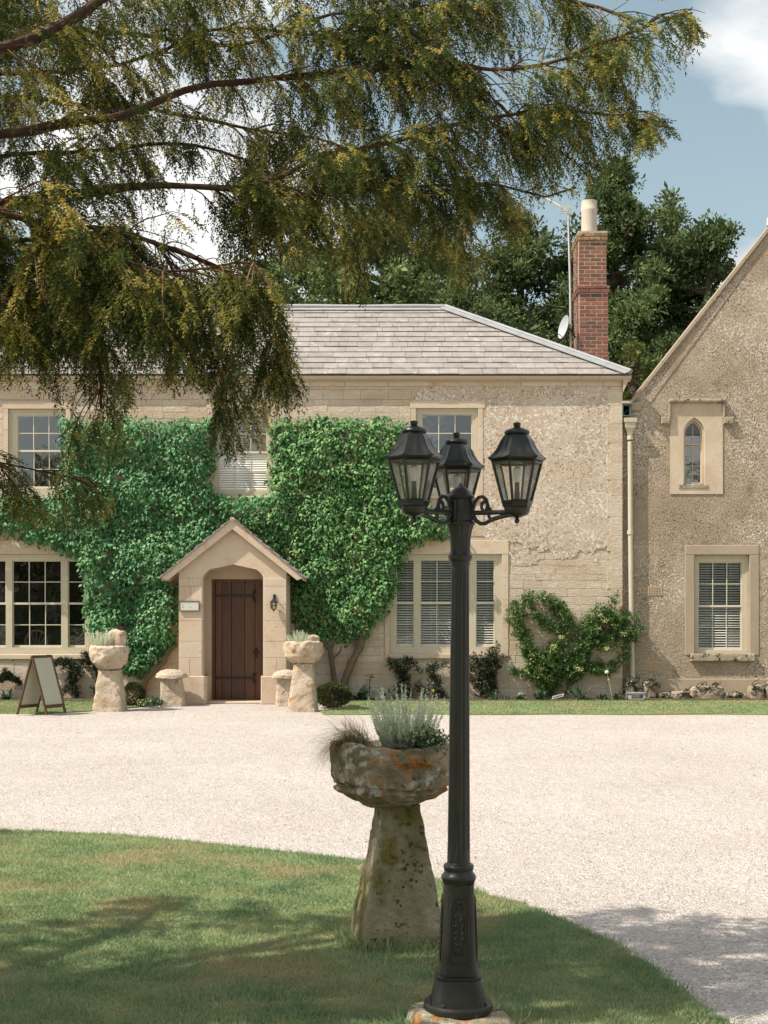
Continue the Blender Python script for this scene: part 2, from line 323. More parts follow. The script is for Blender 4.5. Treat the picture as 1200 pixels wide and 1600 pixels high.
M['grass'] = mat('grass_blades', [((.09,.17,.085), 0), ((.21,.31,.15), .4), ((.40,.43,.22), .75), ((.60,.53,.33), 1)], 1.0, .6, rvar=.5, spec=.2, trans=.35, spots=[('n', 1.1, .50, .68, (.50,.42,.23)), ('n', 3.5, .55, .7, (.42,.43,.21))])
M['turf'] = mat('turf', [(.15,.20,.085), (.22,.27,.11), (.30,.30,.15)], 1.4, .95, rvar=0, spots=[('n', 1.1, .5, .66, (.25,.215,.115)), ('n', 60, .5, .7, (.07,.095,.04))], bump=[('n', 60, .02)])
M['gravel'] = mat('gravel', [(.42,.365,.325), (.505,.45,.41), (.575,.525,.485)], .5, .95, rvar=0,
    spots=[('c', 105, .72, .9, (.70,.64,.59)), ('c', 90, .84, .94, (.38,.30,.24)), ('n', 28, .6, .7, (.42,.33,.26), .9, .46, .6), ('n', 5, .6, .75, (.50,.41,.33)), ('n', 1.3, .54, .7, (.50,.43,.36))], bump=[('v', 85, -.012), ('n', 20, .012), ('n', 4, .05)])
M['pebble'] = mat('gravel_pebbles', [(.38,.315,.27), (.52,.46,.41), (.66,.62,.58)], 8, .9, rvar=.85)
M['soil'] = mat('soil', [(.06,.04,.025), (.12,.085,.055)], 6, .95, rvar=0, bump=[('n', 20, .03)])
M['field'] = mat('field_grass', [(.06,.09,.03), (.10,.12,.05)], .05, .95, rvar=0)
M['pane'] = glass('window_glass', refl=2.2)
M['cglass'] = glass('thin_glass', (.96, .96, .94), 1.2)
M['lglass'] = glass('lantern_glass', (.985, .985, .97), .9, .24)
M['uglass'] = glass('boosted_reflection_glass', (.8, .88, .84), 6.0, .0)  # sky reflection boosted beyond real glass to brighten these panes
M['bulb'] = mat('bulb', [(.75,.74,.7), (.8,.8,.76)], 3, .3, rvar=0)
M['green_metal'] = mat('green_metal', [(.05,.11,.09), (.08,.16,.13)], 9, .5)
M['aerial'] = mat('aerial_metal', [(.5,.5,.47), (.62,.62,.58)], 9, .45, metallic=.4)
M['dish'] = mat('dish_grey', [(.34,.36,.38), (.42,.44,.46)], 4, .5)
# ---------------------------------------------------------------- ground
YH = 24.6; YW = 24.72; YP = 23.5
def sheet(name, poly, z, m, kind='structure', skirt=0.0):
    mb = MB(); n = len(poly); V = [(x, y, z) for x, y in poly]; F = [tuple(range(n))]
    if skirt:
        V += [(x, y, z - skirt) for x, y in poly]; F += [(i, n + i, n + (i + 1) % n, (i + 1) % n) for i in range(n)]
    mb.add(V, F); o = mb.build(name, m); o['kind'] = kind; return o
sheet('ground', [(-1500, -1500), (1500, -1500), (1500, 1500), (-1500, 1500)], -0.02, M['field'])
sheet('gravel_drive', [(-34, -9), (30, -9), (30, 24.3), (-34, 24.3)], 0.0, M['gravel'])
edge_px = [(0, 1303), (110, 1307), (200, 1312), (300, 1322), (400, 1333), (480, 1341), (560, 1351), (650, 1371), (740, 1398), (820, 1424), (900, 1456), (955, 1482), (1000, 1512), (1050, 1546), (1110, 1598)]
edge = [GP(*p) for p in edge_px]
near_lawn = [(-15, 7.6), (-11, 9.6), (-7.5, 10.25), (-4.8, 10.22)] + edge + [(1.62, 4.5), (1.8, 3.5), (1.75, 2), (1.3, 0), (.2, -2), (-2.5, -4), (-7, -5), (-12, -3), (-15, 2)]
def resample(poly, step, closed=True, jit=0.0):
    out = []; n = len(poly)
    for i in range(n if closed else n - 1):
        a = Vector(poly[i]); b = Vector(poly[(i + 1) % n]); k = max(1, int((b - a).length / step))
        for j in range(k):
            p = a.lerp(b, j / k); out.append((p.x + R.uniform(-jit, jit), p.y + R.uniform(-jit, jit)))
    return out
lawn_poly = resample(near_lawn, .06, True, .017)
sheet('lawn', lawn_poly, 0.03, M['turf'], skirt=.05)
strip_r = [(PX(545, 22.9), 22.9), (PX(500, 21.6), 21.75)] + [(x, 21.15 + .05 * math.sin(x * 3)) for x in np.linspace(-.9, 14, 60)] + [(14, 24.25), (-.9, 24.25), (-1.2, 24.25)]
strip_l = [(-14, 24.2), (-14, 21.3)] + [(x, 21.32 + .04 * math.sin(x * 4)) for x in np.linspace(-13, -5.2, 40)] + [(-4.6, 21.7), (-3.95, 22.6), (-3.7, 23.4), (-3.7, 24.25)]
sheet('grass_verge', strip_r, 0.02, M['turf'], skirt=.03)
sheet('grass_verge', strip_l, 0.02, M['turf'], skirt=.03)
sheet('flower_bed', [(-14, 24.0), (-3.6, 24.0), (-3.6, 24.7), (-14, 24.7)], 0.035, M['soil'], skirt=.03)
sheet('flower_bed', [(-1.5, 24.0), (-1.0, 24.02), (1, 24.05), (4.2, 24.1), (14, 24.35), (14, 24.8), (-1.5, 24.7)], 0.035, M['soil'], skirt=.03)

# ---------------------------------------------------------------- house
house = thing('country_house', (-2, YH, 0), 'two storey limestone house with hipped slate roof and climbers on its front', 'house')
def rect(x0, x1, y0, y1, Y): return (PX(x0, Y), PX(x1, Y), PZ(y1, Y), PZ(y0, Y))
XL, XR, ZE = -11.2, PX(972, YH), PZ(592, YH)
OP = {'gl': (-26, 137, 866, 1022), 'gr': (609, 784, 866, 1021), 'u1': (13, 103, 639, 776), 'u2': (332, 424, 639, 775), 'u3': (650, 747, 638, 775)}
opn = [rect(*v, YH) for v in OP.values()]
mb = MB()
mb.holed(XL, XR, -.05, ZE, YH + .012, YH + .3, opn + [(-2.95, -2.05, -.05, 2.1)])
mb.build('wall', M['mortar'], house)
mb = MB(); mb.box(XR - .3, XR, YH + .301, YH + 6, -.05, ZE); mb.box(XL, XL + .3, YH + .301, YH + 6, -.05, ZE); mb.box(XL, XR, YH + 6.001, YH + 6.3, -.05, ZE)
mb.build('side_wall', M['stone'], house)
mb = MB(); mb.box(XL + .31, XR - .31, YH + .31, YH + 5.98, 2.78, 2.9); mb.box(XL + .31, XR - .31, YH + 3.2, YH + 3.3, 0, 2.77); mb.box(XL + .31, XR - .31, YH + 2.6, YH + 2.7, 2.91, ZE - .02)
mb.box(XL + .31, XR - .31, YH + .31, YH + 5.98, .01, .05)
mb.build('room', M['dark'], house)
# squared stones in thin courses; where the facing has weathered to one crust it is a coat of its own
hx0, hz0 = PX(628, YH), PZ(884, YH)
coat_poly = [PX(v, YH) for v in (660, 700, 742)]
def in_coat(x, z):
    px = 600 + x * FX / YH; py = 949 - (z - 1.6) * FX / YH
    w = 26 * noise.noise(Vector((px * .03, py * .03, 0))) + 12 * noise.noise(Vector((px * .11, py * .11, 3)))
    return (px > 650 + w and py < 634 + w * .3) or (px > 752 + w * .5 and py < 866 + w)
def pip(poly, x, y):
    c = False; n = len(poly); j = n - 1
    for i in range(n):
        xi, yi = poly[i]; xj, yj = poly[j]
        if (yi > y) != (yj > y) and x < (xj - xi) * (y - yi) / (yj - yi) + xi: c = not c
        j = i
    return c
IVY_L = [(102,662),(118,658),(150,664),(200,660),(260,663),(330,659),(333,700),(331,778),(420,780),(420,812),(364,818),(300,866),(268,893),(262,912),(280,912),(281,975),(262,1012),(238,1046),(214,1056),(190,1046),(176,1012),(150,992),(134,960),(133,905),(130,872),(108,866),(84,852),(52,848),(28,838),(0,836),(-60,842),(-60,780),(0,778),(60,779),(101,780),(103,720)]
IVY_R = [(424,658),(450,661),(500,656),(560,660),(600,657),(634,662),(641,690),(638,740),(650,782),(676,800),(702,812),(697,834),(660,846),(634,858),(622,884),(614,925),(602,952),(584,972),(566,996),(535,1002),(510,992),(492,994),(470,980),(458,958),(458,908),(474,906),(430,872),(392,826),(366,812),(420,806),(423,778),(426,720)]
stones = []; z = 0.0
ops = [(a - .09, b + .09, c - .12, d + .14) for a, b, c, d in opn] + [(-3.36, -1.62, -1, 2.5), (-3.36, -1.62, 2.2, 2.9)]
ops[0] = (opn[0][0] - .1, opn[0][1] + .12, opn[0][2] - .1, opn[0][3] + .26)
ops[1] = (opn[1][0] - .1, opn[1][1] + .12, opn[1][2] - .1, opn[1][3] + .26)
while z < ZE - .12:
    h = R.choice([.11, .125, .14, .16]) if z > .45 else R.choice([.2, .24])
    if z > 5.1: h = .17
    h = min(h, ZE - .06 - z)
    x = -7.3 - R.random() * .3
    while x < XR:
        w = h * R.uniform(1.6, 3.9); x1 = min(x + w, XR)
        if XR - x1 < .12: x1 = XR
        segs = [(x, x1)]
        for a, b, c, d in ops:
            if d > z + .01 and c < z + h - .01:
                ns = []
                for p, q in segs:
                    if q <= a or p >= b: ns.append((p, q))
                    else:
                        if p < a: ns.append((p, a))
                        if q > b: ns.append((b, q))
                segs = ns
        for p, q in segs:
            cx, cz = (p + q) / 2, z + h / 2
            if q - p < .05 or in_coat(cx, cz): continue
            px, py = 600 + cx * FX / YH, 949 - (cz - 1.6) * FX / YH
            if (pip(IVY_L, px, py) and all(pip(IVY_L, px + a, py + b) for a, b in ((14, 0), (-14, 0), (0, 14), (0, -14)))) or (pip(IVY_R, px, py) and all(pip(IVY_R, px + a, py + b) for a, b in ((14, 0), (-14, 0), (0, 14), (0, -14)))): continue
            stones.append((p, q, z, z + h, px > -10))
        x = x1
    z += h
stones.sort(key=lambda s: -(s[1] - s[0]) * (s[3] - s[2]) * (10 if s[4] else 1))
rest = MB()
for i, (p, q, a, b, _) in enumerate(stones):
    m_ = MB() if i < 300 else rest
    m_.cur = R.random(); pr = R.uniform(-.003, .003); g = .0022
    m_.box(p + g, q - g, YH + .003 + pr, YH + .011, a + g, b - g, .003)
    if i < 300: m_.build('stone', M['stone'], house, origin=((p + q) / 2, YH, (a + b) / 2))
rest.build('stone_courses', M['stone'], house, kind='stuff')
print('stones', len(stones))
# weathered facing coat, a slab with an uneven surface
def coat():
    st = .03; V = []; idx = {}; F = []
    nx = int((XR - PX(636, YH)) / st) + 1; nz = int((ZE - PZ(884, YH)) / st) + 1
    x0 = PX(636, YH); z0 = PZ(884, YH)
    def vert(i, j):
        if (i, j) not in idx:
            x = min(x0 + i * st, XR + .002); zz_ = min(z0 + j * st, ZE - .05)
            d = noise.noise(Vector((x * 11, zz_ * 11, 1))) * .003 + noise.noise(Vector((x * 2.2, zz_ * 2.2, 4))) * .002
            idx[(i, j)] = len(V); V.append((x, YH - .001 + d, zz_))
        return idx[(i, j)]
    for i in range(nx):
        for j in range(nz):
            x = x0 + (i + .5) * st; z_ = z0 + (j + .5) * st
            if not in_coat(x, z_) or z_ > ZE - .05: continue
            if any(a - .07 < x < b + .07 and c - .1 < z_ < d + .07 for a, b, c, d in opn): continue
            F.append((vert(i, j), vert(i + 1, j), vert(i + 1, j + 1), vert(i, j + 1)))
    mb = MB(); mb.add(V, F); o = mb.build('weathered_facing', M['harl'], house, smooth=60)
    return o
coat()
mb = MB()   # band of smooth stones right under the eaves
x = -7.4
while x < XR:
    x1 = min(x + R.uniform(.5, .95), XR)
    m2 = MB(); m2.box(x + .003, x1 - .003, YH - .016 - R.uniform(0, .004), YH + .011, ZE - .13, ZE - .002, .006); m2.build('frieze_stone', M['dressed'], house, origin=((x + x1) / 2, YH, ZE))
    x = x1
z = 0.0; k = 0   # corner stones at the house's end
while z < ZE - .14:
    h = min(R.uniform(.26, .36), ZE - .135 - z); w = .20 if k % 2 else .26
    m2 = MB(); m2.cur = R.random(); m2.box(XR - w, XR + .004, YH - .012, YH + .2, z + .001, z + h - .001, .003); m2.build('quoin', M['stone'], house, origin=(XR - w / 2, YH, z)); z += h; k += 1
# roof
D = 3.02; OH = .13; YE = YH - OH; ZR = PZ(483, YH + D); ZEv = ZE + .055
xE0, xE1 = XL - OH, XR + OH; rx1 = PX(696, YH + D); rx0 = XL + D
nrm = Vector((0, -(ZR - ZEv), D + OH)).normalized(); upv = Vector((0, D + OH, ZR - ZEv)); SL = upv.length; upv.normalize()
def rp(x, s, lift=0): p = Vector((x, YE, ZEv)) + upv * s + nrm * lift; return p
mb = MB(); yb = YH + 6.04 + OH
c = [Vector((xE0, YE, ZEv)), Vector((xE1, YE, ZEv)), Vector((rx1, YH + D, ZR)), Vector((rx0, YH + D, ZR)), Vector((xE0, yb, ZEv)), Vector((xE1, yb, ZEv))]
mb.add(c, [(0, 1, 2, 3), (1, 5, 2), (5, 4, 3, 2), (4, 0, 3), (0, 4, 5, 1)])
roof = mb.build('roof', M['slate'], house)
NC = 13; sl_ = []
for r_ in range(NC):
    s0 = SL * r_ / NC; s1 = SL * (r_ + 1) / NC + .03
    t = s0 / SL; xa = -7.6 - R.random() * .35; xb = xE1 + (rx1 - xE1) * t
    x = xa
    while x < xb:
        w = R.uniform(.24, .42) if R.random() < .8 else R.uniform(.42, .6); x1 = min(x + w, xb)
        if x1 - x > .03: sl_.append((x, x1, s0, s1, xb, r_))
        x = x1
sl_.sort(key=lambda a: 0 if a[1] > -1.9 else (1 if a[1] > -6.8 else 2))
rest = MB()
for i, (x, x1, s0, s1, xb, r_) in enumerate(sl_):
    m2 = MB() if i < 299 else rest
    m2.cur = R.random(); j = R.uniform(-.006, .006); l = .022 + R.uniform(-.003, .005); g = .003
    ta = xE1 + (rx1 - xE1) * min(1, s1 / SL)
    xa1 = min(x1 - g, xE1 + (rx1 - xE1) * ((s0 + j) / SL)); xb1 = min(x1 - g, ta)
    if xb1 < x + .02: xb1 = x + .02
    s0j = max(0, s0 + j) - (.02 if r_ == 0 else 0)
    V = [rp(x + g, s0j, l), rp(xa1, s0j, l), rp(xb1, s1, .006), rp(x + g, s1, .006), rp(x + g, s0j, l - .011), rp(xa1, s0j, l - .011), rp(xb1, s1, .001), rp(x + g, s1, .001)]
    m2.add(V, [(0, 1, 2, 3), (4, 7, 6, 5), (0, 4, 5, 1), (1, 5, 6, 2), (3, 2, 6, 7), (0, 3, 7, 4)])
    if i < 299: m2.build('roof_slate', M['slate'], roof, origin=rp((x + x1) / 2, s0))
rest.build('slate_courses', M['slate'], roof, kind='stuff')
print('slates', len(sl_))
mb = MB(); a = Vector((xE1, YE, ZEv + .05)); b = Vector((rx1, YH + D, ZR + .05))
mb.tube([a.lerp(b, t) for t in np.linspace(0, 1, 9)], .045, 6)
d = (b - a).normalized(); w_ = d.cross(nrm).normalized() * .16
mb.prism([a + w_ * -1 + nrm * .0, a + w_ * .2, b + w_ * .2, b - w_], nrm * .012)
mb.build('hip_flashing', M['lead'], roof)
mb = MB(); mb.tube([(x, YH + D, ZR + .045 + .006 * math.sin(x * 3)) for x in np.linspace(-8.5, rx1, 20)], .05, 8)
mb.prism([Vector((-8.5, YH + D, ZR + .02)), Vector((-8.5, YH + D, ZR + .02)) - upv * .17 + nrm * .012, Vector((rx1, YH + D, ZR + .02)) - upv * .17 + nrm * .012, Vector((rx1, YH + D, ZR + .02))], nrm * .014)
mb.build('ridge', M['lead'], roof)
mb = MB()   # half round gutter on a moulded cornice
prof = [(-.0, 0), (-.10, 0), (-.12, -.015), (-.12, -.05), (-.085, -.075), (-.03, -.085), (-.03, -.1), (0, -.1)]
zt = ZE + .045
mb.prism([(XL - .1, YH - .004 + y, zt + z_) for y, z_ in prof], (XR + .14 - XL + .1, 0, 0))
mb.build('gutter', M['gutter'], house)
mb = MB(); mb.prism([(XR + .004, YH - .1, zt - .002), (XR + .13, YH - .1, zt - .002), (XR + .1, YH - .1, zt - .09), (XR + .004, YH - .1, zt - .28)], (0, .5, 0)); mb.build('eaves_end', M['gutter'], house)
# chimney
def rect_brick_stack(parent, X0, X1, Y0, Y1, zs, z1, hb, faces=('f', 'l')):
    nonl = []
    k = 0; z = zs
    while z < z1 - hb * .5:
        for face in faces:
            L0, L1 = (X0, X1) if face == 'f' else (Y0, Y1)
            x = L0
            first = True
            off = .11 if k % 2 else .225
            while x < L1 - .01:
                w = off if first else .225
                if L1 - (x + w) < .06: w = L1 - x
                w = min(w, L1 - x); first = False
                nonl.append((face, x, x + w, z, z + hb)); x += w
        z += hb; k += 1
    return nonl
s80 = FX / 27.7
cz = lambda y: PZ(y, 27.7)
CX0, CX1 = PX(904.8, 27.7), PX(950.5, 27.7); CY0, CY1 = 27.7, 28.5
chim = bpy.data.objects.new('chimney', None); place(chim, house, (CX0 + .3, CY0 + .4, ZE))
mb = MB(); mb.box(CX0 + .004, CX1 - .004, CY0 + .004, CY1 - .012, ZE - 1.0, cz(455)); mb.box(CX0 - .008, CX1 - .038, CY0 + .003, CY1 - .03, cz(455), cz(364)); mb.build('core', M['brickm'], chim)
bl = [(b, 0) for b in rect_brick_stack(chim, CX0, CX1, CY0, CY1, cz(586), cz(458), .0755)]
bl += [(b, 1) for b in rect_brick_stack(chim, CX0 - .012, CX1 - .035, CY0 - .0, CY1 - .03, cz(445), cz(372), .0755)]
bl += [(b, 2) for b in rect_brick_stack(chim, CX0 - .03, CX1 + .03, CY0 - .03, CY1 + .03, cz(458), cz(445), .075)]
bl += [(b, 2) for b in rect_brick_stack(chim, CX0 - .03, CX1 - .01, CY0 - .022, CY1 + .0, cz(376), cz(363), .0755)]
g = .0085
for (face, a, b, z0, z1), q in bl:
    m2 = MB(); m2.cur = R.random() * (.4 if q == 2 else 1)
    xf, yf = {0: (CX0, CY0), 1: (CX0 - .012, CY0 - .001), 2: (CX0 - .03, CY0 - .03)}[q]
    pr = R.uniform(0, .004)
    if face == 'f': m2.box(a + g, b - g, yf - pr, yf + .05, z0 + g, z1 - g, .004)
    else: m2.box(xf - pr, xf + .04, a + g + .05, b - g, z0 + g, z1 - g)
    m2.build('brick', M['brickt'] if z0 > cz(383) else M['brick'], chim, origin=((a + b) / 2 if face == 'f' else xf, yf, z0))
mb = MB(); mb.box(CX0 - .02, CX1 - .02, CY0 - .01, CY1, cz(364), cz(361)); mb.build('mortar_cap', M['brickm'], chim)
mb = MB(); pxc = PX(920.5, 27.95); pr_ = 12.5 / (FX / 27.95)
zc_ = lambda y: PZ(y, 27.95)
mb.lathe([(zc_(364), pr_ * 1.0), (zc_(335), pr_ * .97), (zc_(331), pr_ * 1.03), (zc_(327), pr_ * 1.03), (zc_(326), pr_ * .97), (zc_(317), pr_ * .94), (zc_(314.5), pr_ * .96), (zc_(314), pr_ * .8), (zc_(340), pr_ * .75)], pxc, 27.95, 28)
mb.build('chimney_pot', M['pot'], chim, smooth=40)
print('bricks', len(bl))

# windows -------------------------------------------------
def window(parent, r, Y, lights, gy, nrow=4, blind=None, rec=.05, meet=True, sill=None, mid=None, label=None, bw=.014, glassm=None, gap=0):
    x0, x1, z0, z1 = rect(*r, Y)
    yf = Y + rec
    gz1, gz0 = PZ(gy[0], Y), PZ(gy[1], Y)
    L = [(PX(a, Y), PX(b, Y), n) for a, b, n in lights]
    mb = MB()
    holes = [(a - .012, b + .012, gz0 - .03, gz1 + .012) for a, b, n in L]
    mb.holed(x0, x1, z0, z1, yf, yf + .13, holes)
    # beaded edge
    mb.holed(x0 + .002, x1 - .002, z0 + .002, z1 - .002, yf - .012, yf - .0005, [(x0 + .045, x1 - .045, z0 + .05, z1 - .045)])
    w = mb.build('window', M['wood'], parent, origin=((x0 + x1) / 2, Y, z0))
    if label: w['label'] = label
    mz = (gz0 + gz1) / 2 if mid is None else PZ(mid, Y)
    pm = glassm or M['pane']
    for a, b, n in L:
        for half, (p, q) in enumerate(((mz, gz1 + .012), (gz0 - .03, mz + .0))):
            ys = yf + .022 + (.028 if half else 0)
            m2 = MB(); rr = nrow // 2; cw = (b - a) / n
            top = q - .014 if not half else mz - .022
            bot = p + .018 if not half else gz0 + .008
            if half: top = mz - .018
            ch = (top - bot) / rr
            hs_ = [(a + i * cw + (bw / 2 if i else .004), a + (i + 1) * cw - (bw / 2 if i < n - 1 else .004), bot + j * ch + (bw / 2 if j else 0), bot + (j + 1) * ch - (bw / 2 if j < rr - 1 else 0)) for i in range(n) for j in range(rr)]
            m2.holed(a - .011, b + .011, p if half else mz - .018, q if not half else mz - .0185 + .0, ys, ys + .026, hs_)
            m2.build('sash', M['bar'], w, origin=((a + b) / 2, Y, p))
            for (ha, hb_, hc, hd) in hs_:
                m3 = MB(); t1, t2 = R.uniform(-.0035, .0035), R.uniform(-.0035, .0035); yy = ys + .012
                V = [(ha, yy, hc), (hb_, yy + t1, hc), (hb_, yy + t1 + t2, hd), (ha, yy + t2, hd)]
                m3.quad(*V); m3.build('pane', pm, w, origin=((ha + hb_) / 2, Y, hc))
        if blind:
            m4 = MB(); tilt, st = blind; z = gz0 + .005
            while z < gz1:
                yb_ = yf + (.068 if tilt < .03 else .060); m4.cur = R.random()
                dq = .011 if tilt < .028 else .005; m4.quad((a + .004, yb_ - dq, z), (b - .004, yb_ - dq, z + R.uniform(-.001, .001)), (b - .004, yb_ + dq, z + tilt), (a + .004, yb_ + dq, z + tilt)); z += st
            for f in (.22, .78) if b - a > .4 else (.66,):
                xx = a + (b - a) * f; m4.box(xx - .003, xx + .003, yf + .085, yf + .087, gz0, gz1)
            m4.build('blind', M['blind'], w, origin=((a + b) / 2, Y, gz0), kind='stuff')
    if sill:
        m5 = MB(); m5.box(x0 - sill[0], x1 + sill[0], Y - sill[1], Y + .2, z0 - sill[2], z0 - .002, .01); m5.build('sill', sill[3], w, origin=((x0 + x1) / 2, Y, z0))
    return w
window(house, OP['gl'], YH, [(-19, 7, 1), (19, 94, 3), (106, 131, 1)], (877, 1009), sill=(.02, .03, .09, M['dressed']), label='wide tripartite sash window without blinds')
window(house, OP['gr'], YH, [(620, 646, 1), (658, 733, 3), (745, 772, 1)], (876, 1008), blind=(.026, .043), sill=(.02, .03, .09, M['dressed']), label='wide tripartite sash window with slatted blinds')
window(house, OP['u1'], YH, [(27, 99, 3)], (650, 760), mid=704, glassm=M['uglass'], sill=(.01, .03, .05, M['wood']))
window(house, OP['u2'], YH, [(342, 416, 3)], (650, 764), mid=706, blind=(.037, .040), glassm=M['cglass'], sill=(.01, .03, .05, M['wood']), label='sash window with its white blind nearly closed')
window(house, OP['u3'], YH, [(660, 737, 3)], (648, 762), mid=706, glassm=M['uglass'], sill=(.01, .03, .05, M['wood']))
for k, v in OP.items():   # dressed surrounds
    a, b, c_, d_ = rect(*v, YH); t = .24 if k[0] == 'g' else .13
    m2 = MB(); m2.cur = R.random(); m2.box(a - .1, b + .12, YH - .01, YH + .011, d_ + .001, d_ + t, .005); m2.build('lintel', M['dressed'], house, origin=((a + b) / 2, YH, d_))
    for sx in (0, 1):
        z = c_ - .1
        while z < d_ - .05:
            h = min(R.uniform(.3, .5), d_ - z)
            if d_ - (z + h) < .1: h = d_ - z
            m2 = MB(); m2.cur = R.random(); X = (a - .085, a - .001) if sx == 0 else (b + .001, b + .085 + (.03 if k == 'gr' else 0))
            m2.box(*X, YH - .008, YH + .011, z + .001, z + h - .002, .004); m2.build('jamb_stone', M['dressed'], house, origin=(X[0], YH, z)); z += h
# things indoors behind the big window: a round-backed chair and a lamp base
ch = thing('round_back_chair', (PX(57, 26), 26.0, .05), 'pale round-backed chair indoors behind the large unshaded window', 'chair')
mb = MB(); cx, cy = PX(57, 26), 26.0
mb.tube([(cx + .2 * math.cos(a), cy, .98 + .2 * math.sin(a)) for a in np.linspace(-.5, math.pi + .5, 18)], .018, 6)
for a in (.5, 1.05, 1.57, 2.1, 2.65): mb.tube([(cx, cy, .82), (cx + .19 * math.cos(a), cy, .98 + .19 * math.sin(a))], .009, 5)
mb.build('backrest', M['pot'], ch)
mb = MB(); mb.box(cx - .22, cx + .22, cy - .42, cy + .02, .48, .53); mb.build('seat', M['pot'], ch)
for sx in (-1, 1):
    for yy in (-.4, 0):
        mb = MB(); mb.tube([(cx + sx * .19, cy + yy, .05), (cx + sx * .19, cy + yy, .8 if yy == 0 else .48)], .02, 6); mb.build('leg', M['pot'], ch)

# ---------------------------------------------------------------- gabled wing
wing = thing('gabled_wing', (6, YW, 0), 'roughcast gabled house wing with a pointed lancet window and stone coping', 'house')
wx0 = PX(972, YW); ax, az = PX(1216, YW), PZ(342, YW); ex, ez = PX(988, YW), PZ(629, YW)
wx1 = 2 * ax - ex
o_low = rect(1085, 1171, 867, 1022, YW); o_lan = rect(1066, 1102, 651, 757, YW)
mb = MB()
mb.holed(wx0 - .1, wx1, -.05, ez, YW, YW + .3, [o_low, (o_lan[0], o_lan[1], o_lan[2], ez + 1)])
def gz(x): return az - abs(x - ax) * (az - ez) / (ax - ex)
for a, b in ((ex, o_lan[0]), (o_lan[1], ax), (ax, wx1)):
    mb.prism([(a, YW, ez), (b, YW, ez), (b, YW, gz(b))] + ([(a, YW, gz(a))] if gz(a) > ez + .01 else []), (0, .3, 0))
a, b = o_lan[0], o_lan[1]
mb.prism([(a, YW, o_lan[3]), (b, YW, o_lan[3]), (b, YW, gz(b)), (a, YW, gz(a))], (0, .3, 0))
mb.build('wall', M['roughcast'], wing)
mb = MB(); mb.box(wx0 + .3, wx0 + .5, YW + .301, YW + 6, -.05, ez - .3); mb.box(wx0, wx1, YW + 6.001, YW + 6.3, -.05, ez - .3); mb.build('side_wall', M['plaster'], wing)
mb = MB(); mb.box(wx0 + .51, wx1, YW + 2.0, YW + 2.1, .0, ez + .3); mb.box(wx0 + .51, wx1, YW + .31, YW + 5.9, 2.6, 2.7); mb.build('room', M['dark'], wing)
mb = MB(); s_ = Vector((ax - ex, 0, az - ez)).normalized(); n_ = Vector((-s_.z, 0, s_.x))
A = Vector((ex - .02, YW - .045, ez - .03)); B = Vector((ax, YW - .045, az)); 
q0 = [A + n_ * .0, B + n_ * .0, B + n_ * .13, A + n_ * .13]
# coping stones, one by one
nst = 9
for k in range(nst):
    p = A.lerp(B, k / nst); q = A.lerp(B, (k + 1) / nst - .0012)
    m2 = MB(); m2.cur = R.random(); m2.prism([p - n_ * .002, q - n_ * .002, q + n_ * .05, p + n_ * .05], (0, .36, 0)); m2.build('coping_stone', M['plaster'], wing, origin=p)
    p2 = Vector((2 * ax - p.x, p.y, p.z)); q2 = Vector((2 * ax - q.x, q.y, q.z)); n2 = Vector((s_.z, 0, s_.x))
    m2 = MB(); m2.prism([p2, q2, q2 + n2 * .05, p2 + n2 * .05][::-1], (0, .36, 0)); m2.build('coping_stone', M['plaster'], wing, origin=p2)
mb = MB(); w_ = n_ * -.20    # smooth band under the coping
mb.prism([A + Vector((.12, .034, .0)) + n_ * -.005, B + Vector((0, .034, 0)) - n_ * .005, B + Vector((0, .034, 0)) - n_ * .10, A + Vector((.25, .034, .0)) - n_ * .05], (0, .03, 0)); mb.build('verge_band', M['roughcast'], wing)
mb = MB(); mb.prism([(ex - .03, YW - .06, ez - .14), (ex + .13, YW - .06, ez - .14), (ex + .16, YW - .06, ez + .02), (ex - .03, YW - .06, ez - .02)], (0, .3, 0)); mb.build('kneeler', M['plaster'], wing)
mb = MB(); fx_ = PX(1199, YW); mb.lathe([(PZ(388, YW), .13), (PZ(352, YW), .11), (PZ(350, YW), .14), (PZ(338, YW), .13), (PZ(336, YW), .03)], ax - .04, YW + .1, 10); mb.build('apex_stone', M['pot'], wing)
mb = MB()
mb.add([Vector((ex + .25, YW + .3, ez - .05)), Vector((ax, YW + .3, az - .32)), Vector((ax, YW + 6, az - .32)), Vector((ex + .25, YW + 6, ez - .05)), Vector((wx1 - .2, YW + .3, ez - .05)), Vector((wx1 - .2, YW + 6, ez - .05))], [(0, 1, 2, 3), (1, 4, 5, 2)])
mb.build('roof', M['slate'], wing)
window(wing, (1085, 1171, 867, 1021), YW, [(1094, 1160, 3)], (879, 1013), mid=947, blind=(.026, .043), rec=.09, sill=(.08, .08, .13, M['rubble']))
a, b, c_, d_ = o_low
for X0, X1, Z0, Z1 in ((a - .165, a - .002, c_ - .02, d_), (b + .002, b + .165, c_ - .02, d_), (a - .165, b + .165, d_ + .002, d_ + .17)):
    mb = MB(); mb.cur = R.random(); mb.box(X0, X1, YW - .012, YW + .02, Z0, Z1, .008); mb.build('window_surround', M['plaster'], wing, origin=((X0 + X1) / 2, YW, Z0))
mb = MB(); mb.box(wx0, wx1, YW - .02, YW + .01, -.02, .36, .01); mb.build('plinth', M['plaster'], wing)
